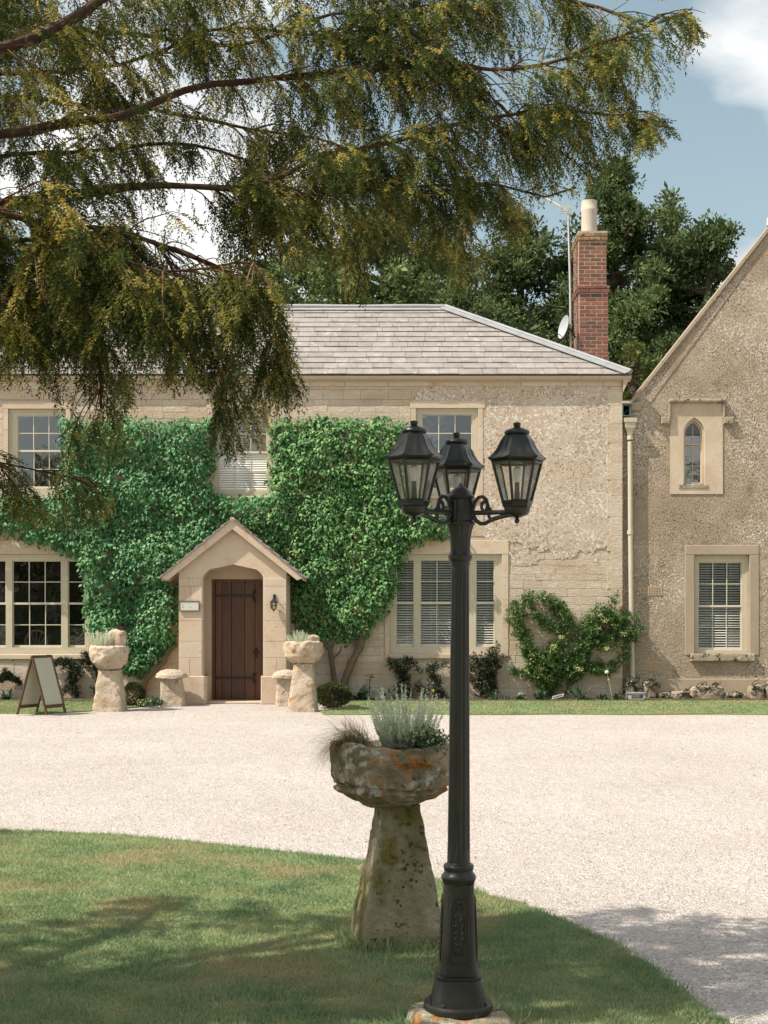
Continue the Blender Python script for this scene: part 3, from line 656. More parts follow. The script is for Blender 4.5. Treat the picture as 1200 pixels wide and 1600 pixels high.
# lancet
lan = bpy.data.objects.new('lancet_window', None); place(lan, wing, (PX(1084, YW), YW, PZ(772, YW)))
def arch(cx, hw, zs, n=9, k=1.35):   # two-centred arch points from left spring to right spring
    out = []; Rr = hw * k * 1.25
    for i in range(n + 1):
        t = i / n; ang = math.acos((Rr - hw) / Rr) * t
        out.append((cx - hw + Rr - Rr * math.cos(ang), zs + Rr * math.sin(ang)))
    return out + [(2 * cx - x, z) for x, z in out[::-1][1:]]
lx0, lx1 = PX(1047, YW), PX(1129, YW); lz0, lz1 = PZ(772, YW), PZ(630, YW); lcx = PX(1084.5, YW)
# block surround: front face with an arched hole
def arched_plate(mb, x0, x1, z0, z1, zb, pts, yf, yb):
    n = len(pts); hw0, hw1 = pts[0][0], pts[-1][0]
    def q(a, b, c, d): mb.quad((a[0], yf, a[1]), (b[0], yf, b[1]), (c[0], yf, c[1]), (d[0], yf, d[1]))
    zs = pts[0][1]
    q((x0, z0), (x1, z0), (x1, zb), (x0, zb))
    q((x0, zb), (hw0, zb), (hw0, zs), (x0, zs)); q((hw1, zb), (x1, zb), (x1, zs), (hw1, zs))
    half = n // 2
    mb.add([(x0, yf, zs)] + [(p[0], yf, p[1]) for p in pts[:half + 1]] + [(pts[half][0], yf, z1), (x0, yf, z1)], [tuple(range(half + 4))])
    mb.add([(x1, yf, zs), (x1, yf, z1), (pts[half][0], yf, z1)] + [(p[0], yf, p[1]) for p in pts[half:]], [tuple(range(3 + n - half))])
    ring = [(hw0, zb)] + list(pts) + [(hw1, zb)]
    for i in range(len(ring)):
        a, b = ring[i], ring[(i + 1) % len(ring)]
        mb.quad((a[0], yf, a[1]), (a[0], yb, a[1]), (b[0], yb, b[1]), (b[0], yf, b[1]))
    for a, b in (((x0, z0), (x1, z0)), ((x1, z0), (x1, z1)), ((x1, z1), (x0, z1)), ((x0, z1), (x0, z0))):
        mb.quad((a[0], yf, a[1]), (a[0], yb, a[1]), (b[0], yb, b[1]), (b[0], yf, b[1]))
zsp = PZ(678, YW)
mb = MB(); arched_plate(mb, lx0, lx1, lz0, lz1, PZ(757, YW), arch(lcx, .185, zsp), YW - .015, YW + .10); mb.build('surround', M['lancet'], lan, origin=(lcx, YW, lz0))
mb = MB(); arched_plate(mb, PX(1060, YW), PX(1109, YW), PZ(760, YW), PZ(640, YW), PZ(754, YW), arch(lcx, .152, zsp), YW + .045, YW + .16); mb.build('inner_surround', M['lancet'], lan, origin=(lcx, YW, lz0))
mb = MB(); fr = arch(lcx, .145, zsp); zb = PZ(754, YW)
mb.tube([(p[0], YW + .12, p[1]) for p in [(lcx - .145, zb)] + fr + [(lcx + .145, zb)]], .016, 5)
mb.tube([(lcx - .145, YW + .12, zb), (lcx + .145, YW + .12, zb)], .018, 5)
mb.tube([(lcx, YW + .12, zb), (lcx, YW + .12, PZ(664, YW))], .008, 5)
for y_ in (740, 727, 713, 697, 694, 680): mb.tube([(lcx - .14, YW + .12, PZ(y_, YW)), (lcx + .14, YW + .12, PZ(y_, YW))], .012 if y_ in (697, 694) else .007, 5)
mb.build('frame', M['wood'], lan, origin=(lcx, YW, zb))
for y0, y1 in ((753, 727), (726, 713), (712, 697), (694, 680)):
    for sx in (-1, 1):
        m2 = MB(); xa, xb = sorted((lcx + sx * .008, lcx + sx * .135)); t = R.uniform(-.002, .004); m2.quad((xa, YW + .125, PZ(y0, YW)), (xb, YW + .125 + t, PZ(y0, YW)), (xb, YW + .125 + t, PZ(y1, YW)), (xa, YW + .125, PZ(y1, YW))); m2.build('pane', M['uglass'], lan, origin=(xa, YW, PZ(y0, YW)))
m2 = MB(); pts = [p for p in fr if p[1] >= zsp]; m2.add([(p[0], YW + .126, p[1]) for p in pts], [tuple(range(len(pts)))]); m2.build('pane', M['pane'], lan, origin=(lcx, YW, zsp))
mb = MB(); mb.box(lcx - .13, lcx + .13, YW + .16, YW + .17, zb, PZ(738, YW)); mb.build('net_curtain', M['dish'], lan, origin=(lcx, YW, zb))
mb = MB(); hx0_, hx1_ = lx0 - .035, lx1 + .035
mb.box(hx0_, hx1_, YW - .09, YW + .05, lz1 + .001, lz1 + .07, .02)
for sx in (0, 1):
    X = (hx0_, hx0_ + .04) if not sx else (hx1_ - .04, hx1_); mb.box(*X, YW - .07, YW + .05, PZ(654, YW), lz1, .01)
    X = (hx0_ - .13, hx0_ + .03) if not sx else (hx1_ - .03, hx1_ + .15); mb.box(*X, YW - .08, YW + .05, PZ(663, YW), PZ(652, YW), .015)
mb.build('hood_mould', M['rubble'], lan, origin=(lcx, YW, lz1))
mb = MB(); mb.box(PX(1060, YW), PX(1106, YW), YW - .03, YW + .044, PZ(763, YW), PZ(757, YW) , .008); mb.build('sill', M['rubble'], lan, origin=(lcx, YW, PZ(763, YW)))
# air bricks
for (x0, x1, y0, y1) in ((1012, 1034, 916, 930), (1009, 1031, 1033, 1048)):
    a, b, c_, d_ = rect(x0, x1, y0, y1, YW); m2 = MB()
    hs_ = [(a + .02 + i * (b - a - .03) / 5, a + .02 + i * (b - a - .03) / 5 + .026, c_ + .02 + j * (d_ - c_ - .03) / 4, c_ + .02 + j * (d_ - c_ - .03) / 4 + .018) for i in range(5) for j in range(4)]
    m2.holed(a, b, c_, d_, YW - .012, YW - .001, hs_); m2.build('air_brick', M['terra'], wing, origin=((a + b) / 2, YW, c_))
# downpipe with hopper
dp = thing('downpipe', (PX(985, YW - .08), YW - .08, .3), 'cream cast downpipe with flared hopper head in the corner between house and wing', 'drainpipe')
Yd = YW - .09; dx = PX(985, Yd)
mb = MB(); mb.tube([(dx - .008, Yd, PZ(690, Yd)), (dx, Yd, PZ(834, Yd)), (dx + .02, Yd, PZ(1000, Yd)), (dx + .045, Yd, PZ(1066, Yd))], .042, 14); mb.build('pipe', M['wood'], dp, smooth=True)
for y_ in (684, 832, 968):
    mb = MB(); mb.tube([(dx - .004, Yd, PZ(y_ + 3, Yd)), (dx - .004, Yd, PZ(y_ - 3, Yd))], .056, 14); mb.build('collar', M['wood'], dp, smooth=True)
mb = MB(); prof = [(PZ(681, Yd), .05), (PZ(674, Yd), .07), (PZ(668, Yd), .12), (PZ(661, Yd), .125), (PZ(660, Yd), .15), (PZ(654, Yd), .155), (PZ(653.5, Yd), .13), (PZ(664, Yd), .1)]
mb.lathe([(z_, r * 1.0) for z_, r in prof], dx - .01, Yd + .02, 4, rot=math.pi / 4, mod=None); mb.build('hopper', M['wood'], dp)
mb = MB(); hX = PX(977, YW); mb.holed(hX - .07, hX + .075, PZ(652, YW), PZ(633, YW), YW - .12, YW + .02, [(hX - .05, hX + .055, PZ(650, YW), PZ(635, YW))]); mb.box(hX - .05, hX + .055, YW + .0, YW + .01, PZ(650, YW), PZ(635, YW)); mb.tube([(hX - .04, YW - .05, PZ(649, YW)), (hX + .03, YW - .05, PZ(641, YW))], .006, 5)
mb.build('outlet_box', M['green_metal'], dp)
mb = MB(); mb.box(hX - .09, hX + .09, YW - .14, YW + .02, PZ(632, YW), PZ(628, YW)); mb.build('outlet_cap', M['gutter'], dp)

# ---------------------------------------------------------------- porch
porch = thing('entrance_porch', (PX(364, YP), YP, 0), 'small gabled stone porch with a four-centred arch and a dark oak door', 'porch')
px = lambda x: PX(x, YP); pz = lambda y: PZ(y, YP)
apx, apz = px(364), pz(812)
mb = MB(); n = 8
oL, oR = px(317), px(411); ocx = (oL + oR) / 2; ohw = (oR - oL) / 2; zs = pz(903)
pts = []
for i in range(n + 1):      # four-centred arch: tight haunch then flatter rise
    t = i / n
    x = -ohw + ohw * (1 - math.cos(min(1, t * 1.0) * math.pi / 2)) if t < .5 else None
    pts.append(t)
def fc(u):  # u from -1..1 across the opening: height above springing
    a = 1 - abs(u)
    return .225 * (min(a / .22, 1) ** .5 * .52 + (a) * .48) if a > 0 else 0
us = [-1, -.985, -.95, -.88, -.78, -.6, -.4, -.2, 0, .2, .4, .6, .78, .88, .95, .985, 1]
pts = [(ocx + ohw * u, zs + fc(u)) for u in us]
pfx0, pfx1 = px(279.5), px(447.5)
# front wall as strips of the gable with the arched hole
def gzp(x): return apz - .03 - abs(x - apx) * (apz - pz(903)) / (apx - px(253)) - .03
xs = [pfx0, oL] + [p[0] for p in pts[1:-1]] + [oR, pfx1]
xs = sorted(set(xs) | {apx})
yb_ = YP + .28
def ztop(x): return min(gzp(x), 99)
def zh(x):
    if x <= oL or x >= oR: return None
    for (a, b) in zip(pts[:-1], pts[1:]):
        if a[0] <= x <= b[0]: return a[1] + (b[1] - a[1]) * (x - a[0]) / (b[0] - a[0])
for a, b in zip(xs[:-1], xs[1:]):
    m_ = (a + b) / 2
    if oL < m_ < oR:
        za = zh(a) if oL < a else pts[0][1]; zb_ = zh(b) if b < oR else pts[-1][1]
    else: za = zb_ = 0.0
    P4 = [(a, YP, za), (b, YP, zb_), (b, YP, ztop(b)), (a, YP, ztop(a))]
    mb.quad(*P4); mb.quad(*[(p[0], yb_, p[2]) for p in P4[::-1]])
    if oL < m_ < oR: mb.quad(P4[0], (a, yb_, za), (b, yb_, zb_), P4[1])
mb.quad((oL, yb_, 0), (oL, YP, 0), (oL, YP, zs), (oL, yb_, zs)); mb.quad((oR, YP, 0), (oR, yb_, 0), (oR, yb_, zs), (oR, YP, zs))
mb.quad((pfx0, yb_, 0), (pfx0, YP, 0), (pfx0, YP, ztop(pfx0)), (pfx0, yb_, ztop(pfx0))); mb.quad((pfx1, YP, 0), (pfx1, yb_, 0), (pfx1, yb_, ztop(pfx1)), (pfx1, YP, ztop(pfx1)))
mb.build('front_wall', M['dressed'], porch)
# ashlar blocks on the two piers and spandrels
def pblock(a, b, c_, d_, name='stone'):
    m2 = MB(); m2.cur = R.random(); m2.box(a + .002, b - .002, YP - .010 - R.uniform(0, .004), YP - .0005, c_ + .002, d_ - .002, .004); m2.build(name, M['dressed'], porch, origin=((a + b) / 2, YP, c_))
for a, b in ((pfx0, oL - .012), (oR + .012, pfx1)):
    z = pz(1056); 
    for h in (.30, .27, .34, .26, .31, .2):
        h = min(h, pz(903) - z)
        if h < .05: break
        if R.random() < .35: m_ = a + (b - a) * R.uniform(.4, .6); pblock(a, m_, z, z + h); pblock(m_, b, z, z + h)
        else: pblock(a, b, z, z + h)
        z += h
for sx in (0, 1):    # side walls
    X = (pfx0, pfx0 + .25) if not sx else (pfx1 - .25, pfx1)
    m2 = MB(); m2.box(X[0] + .001, X[1] - .001, YP + .281, YH - .003, 0, pz(903) + .05); m2.build('side_wall', M['dressed'], porch, origin=(X[0], YP + .3, 0))
for a, b, y0, yy in ((px(276.5), px(320), YP - .05, YP - .001), (px(408), px(450), YP - .05, YP - .001)):
    m2 = MB(); m2.cur = R.random(); m2.box(a, b, y0, yy, 0, pz(1056), .012); m2.build('plinth', M['dressed'], porch, origin=(a, YP, 0))
m2 = MB(); m2.box(oL - .001, oL + .055, YP - .03, YP + .5, .0, pz(1057), .01); m2.build('plinth', M['dressed'], porch, origin=(oL, YP, 0))
# rear frame wall round the door, its own lower arch of stone
YD = YP + .55; 
dxa, dxb, dz = PX(331, YD), PX(414, YD), PZ(905, YD)
mb = MB(); mb.holed(pfx0 + .26, pfx1 - .26, 0, 2.42, YD - .05, YD + .1, [(dxa, dxb, -.01, dz)]); mb.build('door_surround', M['dressed'], porch)
m2 = MB(); m2.box(pfx0 + .26, pfx1 - .26, YP + .1, YD + .25, 0, .035, .01); m2.build('threshold', M['dressed'], porch)
door = bpy.data.objects.new('door', None); place(door, porch, (dxa, YD, .04))
bx_ = [0, .07, .185, .37, .62, .81, 1.0]; bx_ = [dxa + (dxb - dxa) * t for t in bx_]
for a, b in zip(bx_[:-1], bx_[1:]):
    m2 = MB(); m2.cur = R.random(); yy = YD + .02 + R.uniform(0, .006); c0 = .005
    m2.box(a + .002, b - .002, yy, yy + .05, .04, dz - .012, c0); m2.build('plank', M['door'], door, origin=(a, YD, .04))
m2 = MB(); m2.holed(dxa, dxb, .037, dz, YD - .012, YD + .018, [(dxa + .045, dxb - .03, .036, dz - .04)]); m2.build('door_frame', M['door'], door, origin=(dxa, YD, .04))
for y_, wz in ((931, .020), (1059, .018)):
    zc = PZ(y_, YD); m2 = MB(); x0, x1 = PX(337, YD), PX(397, YD)
    m2.box(x0, x1, YD + .002, YD + .014, zc - wz, zc + wz, .004)
    m2.box(x1 - .03, x1 + .0, YD - .002, YD + .012, zc - .07, zc + .07, .01)
    for s_1 in (-1, 1):
        m2.tube([(x1 - .02, YD + .004, zc + s_1 * .03), (x1 + .035, YD + .002, zc + s_1 * .06), (x1 + .02, YD + .002, zc + s_1 * .09), (x1 - .01, YD + .002, zc + s_1 * .075)], .009, 6)
    for t in np.linspace(.1, .85, 6): m2.lathe([(0, .009), (.004, .006)], 0, 0, 6) if False else m2.box(x0 + (x1 - x0) * t - .007, x0 + (x1 - x0) * t + .007, YD - .003, YD + .002, zc - .007, zc + .007)
    m2.build('strap_hinge', M['ironw'], door, origin=(x0, YD, zc))
hx_, hz_ = PX(400, YD), PZ(1020, YD); m2 = MB()
m2.box(hx_ - .022, hx_ + .022, YD + .004, YD + .016, hz_ - .085, hz_ + .085, .008)
m2.tube([(hx_ + .045 * math.sin(a), YD - .012, hz_ + .01 + .05 * math.cos(a)) for a in np.linspace(0, 2 * math.pi, 18)], .008, 6)
m2.build('ring_handle', M['ironw'], door, origin=(hx_, YD, hz_))
# verge boards, roof
bl_, br_ = Vector((px(253), 0, pz(903))), Vector((px(475), 0, pz(903))); ap = Vector((apx, 0, apz))
for sx, e_ in ((0, bl_), (1, br_)):
    dirv = (ap - e_).normalized(); nn = Vector((-dirv.z, 0, dirv.x)) if sx == 0 else Vector((dirv.z, 0, -dirv.x))
    if nn.z < 0: nn = -nn
    a0 = e_ + Vector((0, YP - .11, 0)); b0 = ap + Vector((0, YP - .11, 0))
    m2 = MB(); m2.cur = R.random()
    m2.prism([a0, b0, b0 - Vector((0, 0, .135 / nn.z * .9)), a0 - nn * .10 + dirv * .06], (0, .06, 0)); m2.build('verge_board', M['dressed'], porch, origin=a0)
    m2 = MB(); m2.prism([a0 + Vector((0, .061, 0)), b0 + Vector((0, .061, 0)), b0 + Vector((0, .061, -.05)), a0 + Vector((0, .061, -.05))], (0, 1.16, 0)); rf = m2.build('roof', M['dressed'], porch, origin=a0)
    nr = 8; Ltot = (b0 - a0).length
    for r_ in range(nr):
        s0 = Ltot * r_ / nr - .03; s1 = Ltot * (r_ + 1) / nr + .02
        for (ya, yb1) in ((-.03, .38), (.385, .8), (.805, 1.2)):
            m3 = MB(); m3.cur = R.random(); j = R.uniform(-.012, .012); l0 = .034 + R.uniform(-.004, .006)
            p0 = a0 + dirv * (s0 + j) + nn * l0; p1 = a0 + dirv * min(s1, Ltot) + nn * .008
            m3.prism([p0 + Vector((0, ya, 0)), p1 + Vector((0, ya, 0)), p1 - nn * .008 + Vector((0, ya, 0)), p0 - nn * .024 + Vector((0, ya, 0))], (0, yb1 - ya, 0)); m3.build('roof_tile', M['slate'], rf, origin=p0)
m2 = MB(); m2.tube([(apx, YP - .13, apz + .0), (apx, YH - .02, apz + .0)], .04, 6); m2.build('ridge', M['dressed'], porch)
# name board: too weathered to read, two faint marks only
sg = thing('name_board', (px(296), YP - .03, pz(955)), 'small pale rectangular plaque with dark rim on the porch pier', 'sign')
a, b, c_, d_ = px(280.5), px(312), pz(955), pz(939)
m2 = MB(); m2.holed(a, b, c_, d_, YP - .045, YP - .02, [(a + .012, b - .012, c_ + .012, d_ - .012)]); m2.build('rim', M['frame'], sg)
m2 = MB(); m2.box(a + .0125, b - .0125, YP - .038, YP - .021, c_ + .0125, d_ - .0125); m2.build('panel', M['plate'], sg)
m2 = MB()
for t, w in ((.18, .012), (.55, .014)):
    xx = a + (b - a) * t; zm = (c_ + d_) / 2; m2.box(xx - w, xx + w, YP - .0395, YP - .0385, zm - .03, zm - .008); 
xx = a + (b - a) * .18; m2.box(xx - .01, xx + .01, YP - .0395, YP - .0385, zm + .012, zm + .028)
m2.build('lettering', M['print'], sg)
wl = thing('wall_lantern', (px(428), YP - .1, pz(950)), 'tiny black iron lantern bracketed beside the oak door', 'lantern')
lx, ly = px(428.5), YP - .1
m2 = MB(); m2.box(px(427), px(431), YP - .03, YP - .011, pz(938), pz(929), .004); m2.tube([(lx, YP - .02, pz(931)), (lx, ly - .01, pz(929)), (lx, ly, pz(934))], .009, 6); m2.build('bracket', M['iron'], wl)
m2 = MB(); m2.lathe([(pz(942), .062), (pz(940), .058), (pz(937), .03), (pz(934), .012)], lx, ly, 6); m2.lathe([(pz(953), .02), (pz(951.5), .045), (pz(951), .045)], lx, ly, 6)
m2.lathe([(pz(957), .003), (pz(953), .014)], lx, ly, 6)
for k in range(6): a_ = k * math.pi / 3; m2.tube([(lx + .054 * math.cos(a_), ly + .054 * math.sin(a_), pz(942)), (lx + .043 * math.cos(a_), ly + .043 * math.sin(a_), pz(951))], .006, 4)
m2.lathe([(pz(947), .052), (pz(946), .052)], lx, ly, 6)
m2.build('cage', M['iron'], wl)
m2 = MB(); m2.lathe([(pz(950.5), .038), (pz(942.5), .048)], lx, ly, 6); m2.build('glass', M['lglass'], wl)
# ---------------------------------------------------------------- foliage tools
def nrmz(a): return a / np.maximum(np.linalg.norm(a, axis=-1, keepdims=True), 1e-9)
def frames(d, up):
    d = nrmz(d); y = nrmz(np.cross(up, d)); z = np.cross(d, y)
    return np.stack([d, y, z], axis=-1)
def scat(TV, TF, pos, Rm, sc):
    TV = np.asarray(TV, dtype=np.float32); TF = np.asarray(TF, dtype=np.int64); n = len(TV); p = len(pos)
    sc = np.asarray(sc, dtype=np.float32).reshape(p, 1, -1)
    V = np.einsum('pij,pnj->pni', Rm.astype(np.float32), TV[None] * sc) + pos[:, None, :]
    F = (TF[None] + (np.arange(p) * n)[:, None, None]).reshape(-1, TF.shape[1])
    return V.reshape(-1, 3), F
def cloudobj(name, T, pos, d, up, sc, rnd, m, parent=None, kind='stuff', origin=None):
    V, F = scat(T[0], T[1], pos, frames(d, up), sc)
    o = np_obj(name, V, F, m, parent, np.repeat(rnd, len(T[1])), origin=origin)
    if kind: o['kind'] = kind
    return o
def rdir(n): return nrmz(G.normal(size=(n, 3)))
LEAF = ([(0,0,0),(.22,.42,-.06),(.5,.26,0),(1,0,-.1),(.5,-.26,0),(.22,-.42,-.06),(.45,0,.08)], [(0,1,6),(1,2,6),(2,3,6),(3,4,6),(4,5,6),(5,0,6)])
LEAF4 = ([(0,0,0),(.5,.22,.04),(1,0,-.05),(.5,-.22,.04)], [(0,3,2,1)])
BLADE = ([(0,-.5,0),(0,.5,0),(1,0,0)], [(0,1,2)])
def npip(poly, x, y):
    c = np.zeros(len(x), bool); n = len(poly); j = n - 1
    for i in range(n):
        xi, yi = poly[i]; xj, yj = poly[j]
        if yi != yj:
            t = ((yi > y) != (yj > y)) & (x < (xj - xi) * (y - yi) / (yj - yi) + xi); c ^= t
        j = i
    return c
def nz3(p, s, o=0.0): return np.array([noise.noise(Vector((float(a) * s + o, float(b) * s, float(c) * s))) for a, b, c in p])

# ---------------------------------------------------------------- ivy on the front
def climber(name, poly, leafm, label, cat, nt, bulge, origin, leafs, seed, patchy=0):
    o = thing(name, origin, label, cat)
    xs = [p[0] for p in poly]; ys = [p[1] for p in poly]
    x = G.uniform(min(xs) - 5, max(xs) + 5, nt * 4); y = G.uniform(min(ys) - 5, max(ys) + 5, nt * 4)
    k = npip(poly, x, y); x, y = x[k], y[k]
    # thin to a minimum distance
    keep = []; grid = {}
    for i in range(len(x)):
        gx, gy = int(x[i] // 9), int(y[i] // 9)
        if any((x[i] - a) ** 2 + (y[i] - b) ** 2 < 62 for u in (-1, 0, 1) for v in (-1, 0, 1) for a, b in grid.get((gx + u, gy + v), ())): continue
        grid.setdefault((gx, gy), []).append((x[i], y[i])); keep.append(i)
    x, y = x[keep], y[keep]
    X = (x - 600) * YH / FX; Z = 1.6 - (y - 949) * YH / FX
    c = np.stack([X, np.full(len(X), YH), Z], 1)
    dep = .08 + bulge * (.5 + nz3(c, 1.6, seed)) + .07 * (nz3(c, 5, seed + 3)) + G.normal(0, .03, len(c))
    px_, py_ = x, y
    ins = np.minimum.reduce([npip(poly, x + a, y + b).astype(float) for a, b in ((8, 0), (-8, 0), (0, 8), (0, -8))])
    dep = np.clip(dep * (.45 + .55 * ins), .05, .5)
    c[:, 1] -= dep
    n = len(c); per = leafs
    C = np.repeat(c, per, 0); d = rdir(n * per); d[:, 1] = -np.abs(d[:, 1]); d[:, 2] = d[:, 2] * .8 + .25; d = nrmz(d)
    rad = np.repeat(G.uniform(.065, .125, n), per)
    pos = C + d * rad[:, None] * np.array([1, .8, 1]) + G.normal(size=C.shape) * .012
    tip = d * .45 + np.array([0, -.1, -1.0]) + G.normal(size=d.shape) * .42
    up = d + np.array([-.25, -.35, .5]) + G.normal(size=d.shape) * .25
    sc = G.uniform(.038, .080, len(pos))
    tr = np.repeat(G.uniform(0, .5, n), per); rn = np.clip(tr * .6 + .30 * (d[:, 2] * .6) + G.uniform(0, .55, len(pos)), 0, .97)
    if patchy:
        q = nz3(c, .9, 9.1); low = np.clip((1.9 + .9 - c[:, 2]) * .5, 0, .8)
        brn = np.repeat((G.random(n) < (.10 + .35 * low + .25 * np.clip(q, 0, 1))), per) & (G.random(n * per) < .55)
        rn = np.where(brn, G.uniform(.84, .99, len(pos)), rn)
    else:
        yl = np.repeat(((G.random(n) < .02) | ((c[:, 2] < .95) & (c[:, 0] > -4.3) & (G.random(n) < .45))), per); rn = np.where(yl & (G.random(n * per) < .7), G.uniform(.95, .99, len(pos)), np.minimum(rn, .9))
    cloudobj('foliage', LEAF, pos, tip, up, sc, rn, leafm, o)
    # inner layer close to the wall, its shade put into darker leaf tones
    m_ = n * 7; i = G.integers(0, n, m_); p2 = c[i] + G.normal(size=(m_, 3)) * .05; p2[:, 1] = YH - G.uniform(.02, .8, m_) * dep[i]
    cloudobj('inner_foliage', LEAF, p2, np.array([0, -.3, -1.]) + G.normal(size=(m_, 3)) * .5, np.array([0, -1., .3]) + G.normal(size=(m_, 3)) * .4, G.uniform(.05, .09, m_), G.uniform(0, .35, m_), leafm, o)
    return o
ivl = climber('ivy', IVY_L, M['ivy'], 'thick glossy green ivy covering the wall between the upper windows and porch', 'ivy', 2600, .24, (PX(240, YH), YH - .1, 0), 26, 2.0)
ivr = climber('creeper', IVY_R, M['creeper'], 'green climber with reddish leaves on two bare trunks beside the porch', 'climber', 2300, .17, (PX(530, YH), YH - .1, 0), 26, 5.0, patchy=1)
def stem(parent, pts, r0, r1, m, Y=YH, n=7, name='stem'):
    P3 = [Vector(P(a, b, Y - (c[0] if c else .1))) for a, b, *c in pts]
    out = []
    for i in range(len(P3) - 1):
        for t in (0, .33, .66): out.append(P3[i].lerp(P3[i + 1], t) + Vector((R.uniform(-1, 1), R.uniform(-1, 1), R.uniform(-1, 1))) * .010)
    out.append(P3[-1]); k = len(out)
    mb = MB(); mb.tube(out, [r0 + (r1 - r0) * i / (k - 1) for i in range(k)], n); return mb.build(name, m, parent, smooth=True)
for pts, a, b in (([(526, 1090), (522, 1060), (518, 1035), (515, 1015), (500, 998), (484, 980)], .05, .03), ([(516, 1020), (521, 1005), (524, 985)], .028, .02), ([(514, 1010), (508, 1000), (505, 990), (510, 975)], .02, .02), ([(520, 1030), (530, 1020), (533, 1010)], .018, .012),
    ([(532, 1092), (540, 1058), (548, 1038), (562, 1012), (568, 990), (563, 965)], .075, .055), ([(560, 1018), (568, 1000), (575, 985), (566, 960)], .05, .04), ([(556, 1012), (548, 1000), (542, 985)], .022, .016)):
    stem(ivr, pts, a, b, M['ivywood'])
for pts, a, b in (([(222, 1092), (224, 1070), (236, 1052), (254, 1036), (262, 1016), (274, 1008)], .065, .03), ([(236, 1052), (248, 1030), (266, 1020)], .03, .02), ([(228, 1062), (214, 1046), (206, 1030)], .03, .02)):
    stem(ivl, pts, a, b, M['ivywood'])

# ---------------------------------------------------------------- espaliers and wall shrubs
def shrub(name, label, cat, paths, leafm, dens, leafsz, Y=YH, stems=True, group=None, base=None, dep=.12, wood=None, cream=0, kindT=LEAF4):
    bx = base or paths[0][0]; o = thing(name, P(bx[0], bx[1], Y - .15)[:2] + (0,), label, cat, group)
    A = []; Rr = []
    for p in paths:
        pts = p
        for (x0, y0, r0), (x1, y1, r1) in zip(pts[:-1], pts[1:]):
            k = max(2, int(math.hypot(x1 - x0, y1 - y0) / 4))
            for t in np.linspace(0, 1, k): A.append(P(x0 + (x1 - x0) * t, y0 + (y1 - y0) * t, Y - .12)); Rr.append((r0 + (r1 - r0) * t) * Y / FX)
    A = np.array(A); Rr = np.array(Rr)
    n = int(dens * (Rr ** 2).sum() / .03) + 200
    i = G.choice(len(A), n, p=(Rr ** 2) / (Rr ** 2).sum())
    # twiggy clusters
    cc = A[i] + rdir(n) * (G.random(n) ** .5 * Rr[i])[:, None] * np.array([1.15, dep / .12 * .9, 1.05]); cc[:, 1] = np.minimum(cc[:, 1], Y - .02)
    per = 14; C = np.repeat(cc, per, 0); d = rdir(n * per) + np.repeat(nrmz(cc - A[i]), per, 0) * .6 + np.array([0, -.3, .15])
    pos = C + rdir(n * per) * .035
    rn = np.clip(np.repeat(G.uniform(0, .45, n), per) + G.uniform(0, .45, n * per) + .15 * (pos[:, 2] - C[:, 2]) / .035, 0, .86)
    cloudobj('foliage', kindT, pos, d, rdir(n * per) + np.array([0, -.6, .7]), G.uniform(.7, 1.3, n * per) * leafsz, rn, leafm, o)
    if stems:
        for p in paths:
            if len(p) > 1: stem(o, [(a, b, .07) for a, b, _ in p], .018, .006, wood or M['ivywood'], Y, 5)
    return o, A
def blossoms(o, spots, m, n=60, r=.08):
    for (x, y) in spots:
        c = np.array(P(x, y, YH - .27)); p = c + rdir(n) * (G.random(n) ** .5 * r)[:, None] * np.array([1.3, .4, .8])
        cloudobj('blossom', LEAF4, p, rdir(n), rdir(n) + np.array([0, -1, .3]), G.uniform(.02, .045, n), G.random(n), m, o)
ea, _ = shrub('espalier_shrub', 'rounded wall-trained evergreen shrub forming an open loop with cream blossom clusters', 'shrub',
    [[(862, 1092, 4), (858, 1066, 18), (850, 1040, 24), (826, 1015, 13), (815, 990, 13), (803, 970, 12), (808, 950, 11), (822, 934, 12), (838, 934, 11)], [(838, 934, 9), (860, 938, 12), (878, 955, 15), (886, 975, 13), (884, 996, 13), (868, 1012, 13), (862, 1040, 20)],
     [(850, 1048, 20), (820, 1052, 11), (798, 1048, 8)], [(815, 957, 8), (845, 962, 12), (855, 978, 9), (880, 985, 9)]], M['pyra'], 7.5, .050)
blossoms(ea, [(832, 1025), (865, 1010), (862, 1038), (877, 995), (846, 1044)], M['cream'], 40, .06)
eb, _ = shrub('espalier_shrub', 'spiky-topped wall-trained evergreen shrub reaching the downpipe at the house corner', 'shrub',
    [[(884, 1085, 4), (893, 1050, 16), (905, 1020, 16), (916, 1000, 18), (925, 975, 18), (940, 958, 12), (955, 945, 6), (958, 932, 7), (966, 928, 4)], [(920, 1040, 15), (950, 1046, 9), (972, 1030, 9), (978, 1010, 8), (988, 990, 10), (1000, 975, 9), (996, 965, 6)], [(930, 1000, 17), (958, 1000, 15), (975, 975, 13), (950, 965, 12), (985, 962, 7)], [(916, 1042, 14), (890, 1048, 12)]], M['pyra'], 7.5, .050)
blossoms(eb, [(945, 970), (935, 982), (975, 990), (948, 1012), (905, 1046), (938, 962)], M['cream'], 34, .055)
shrub('wall_shrub', 'dark dusty shrub against the wall under the blinded windows, behind the lamp post', 'shrub',
    [[(752, 1090, 8), (758, 1060, 18), (762, 1035, 17), (772, 1018, 11), (782, 1008, 5)], [(765, 1045, 10), (785, 1028, 5), (796, 1026, 2)], [(740, 1035, 14), (730, 1060, 12)], [(760, 1070, 13), (775, 1082, 8)]], M['darkleaf'], 2.2, .048)
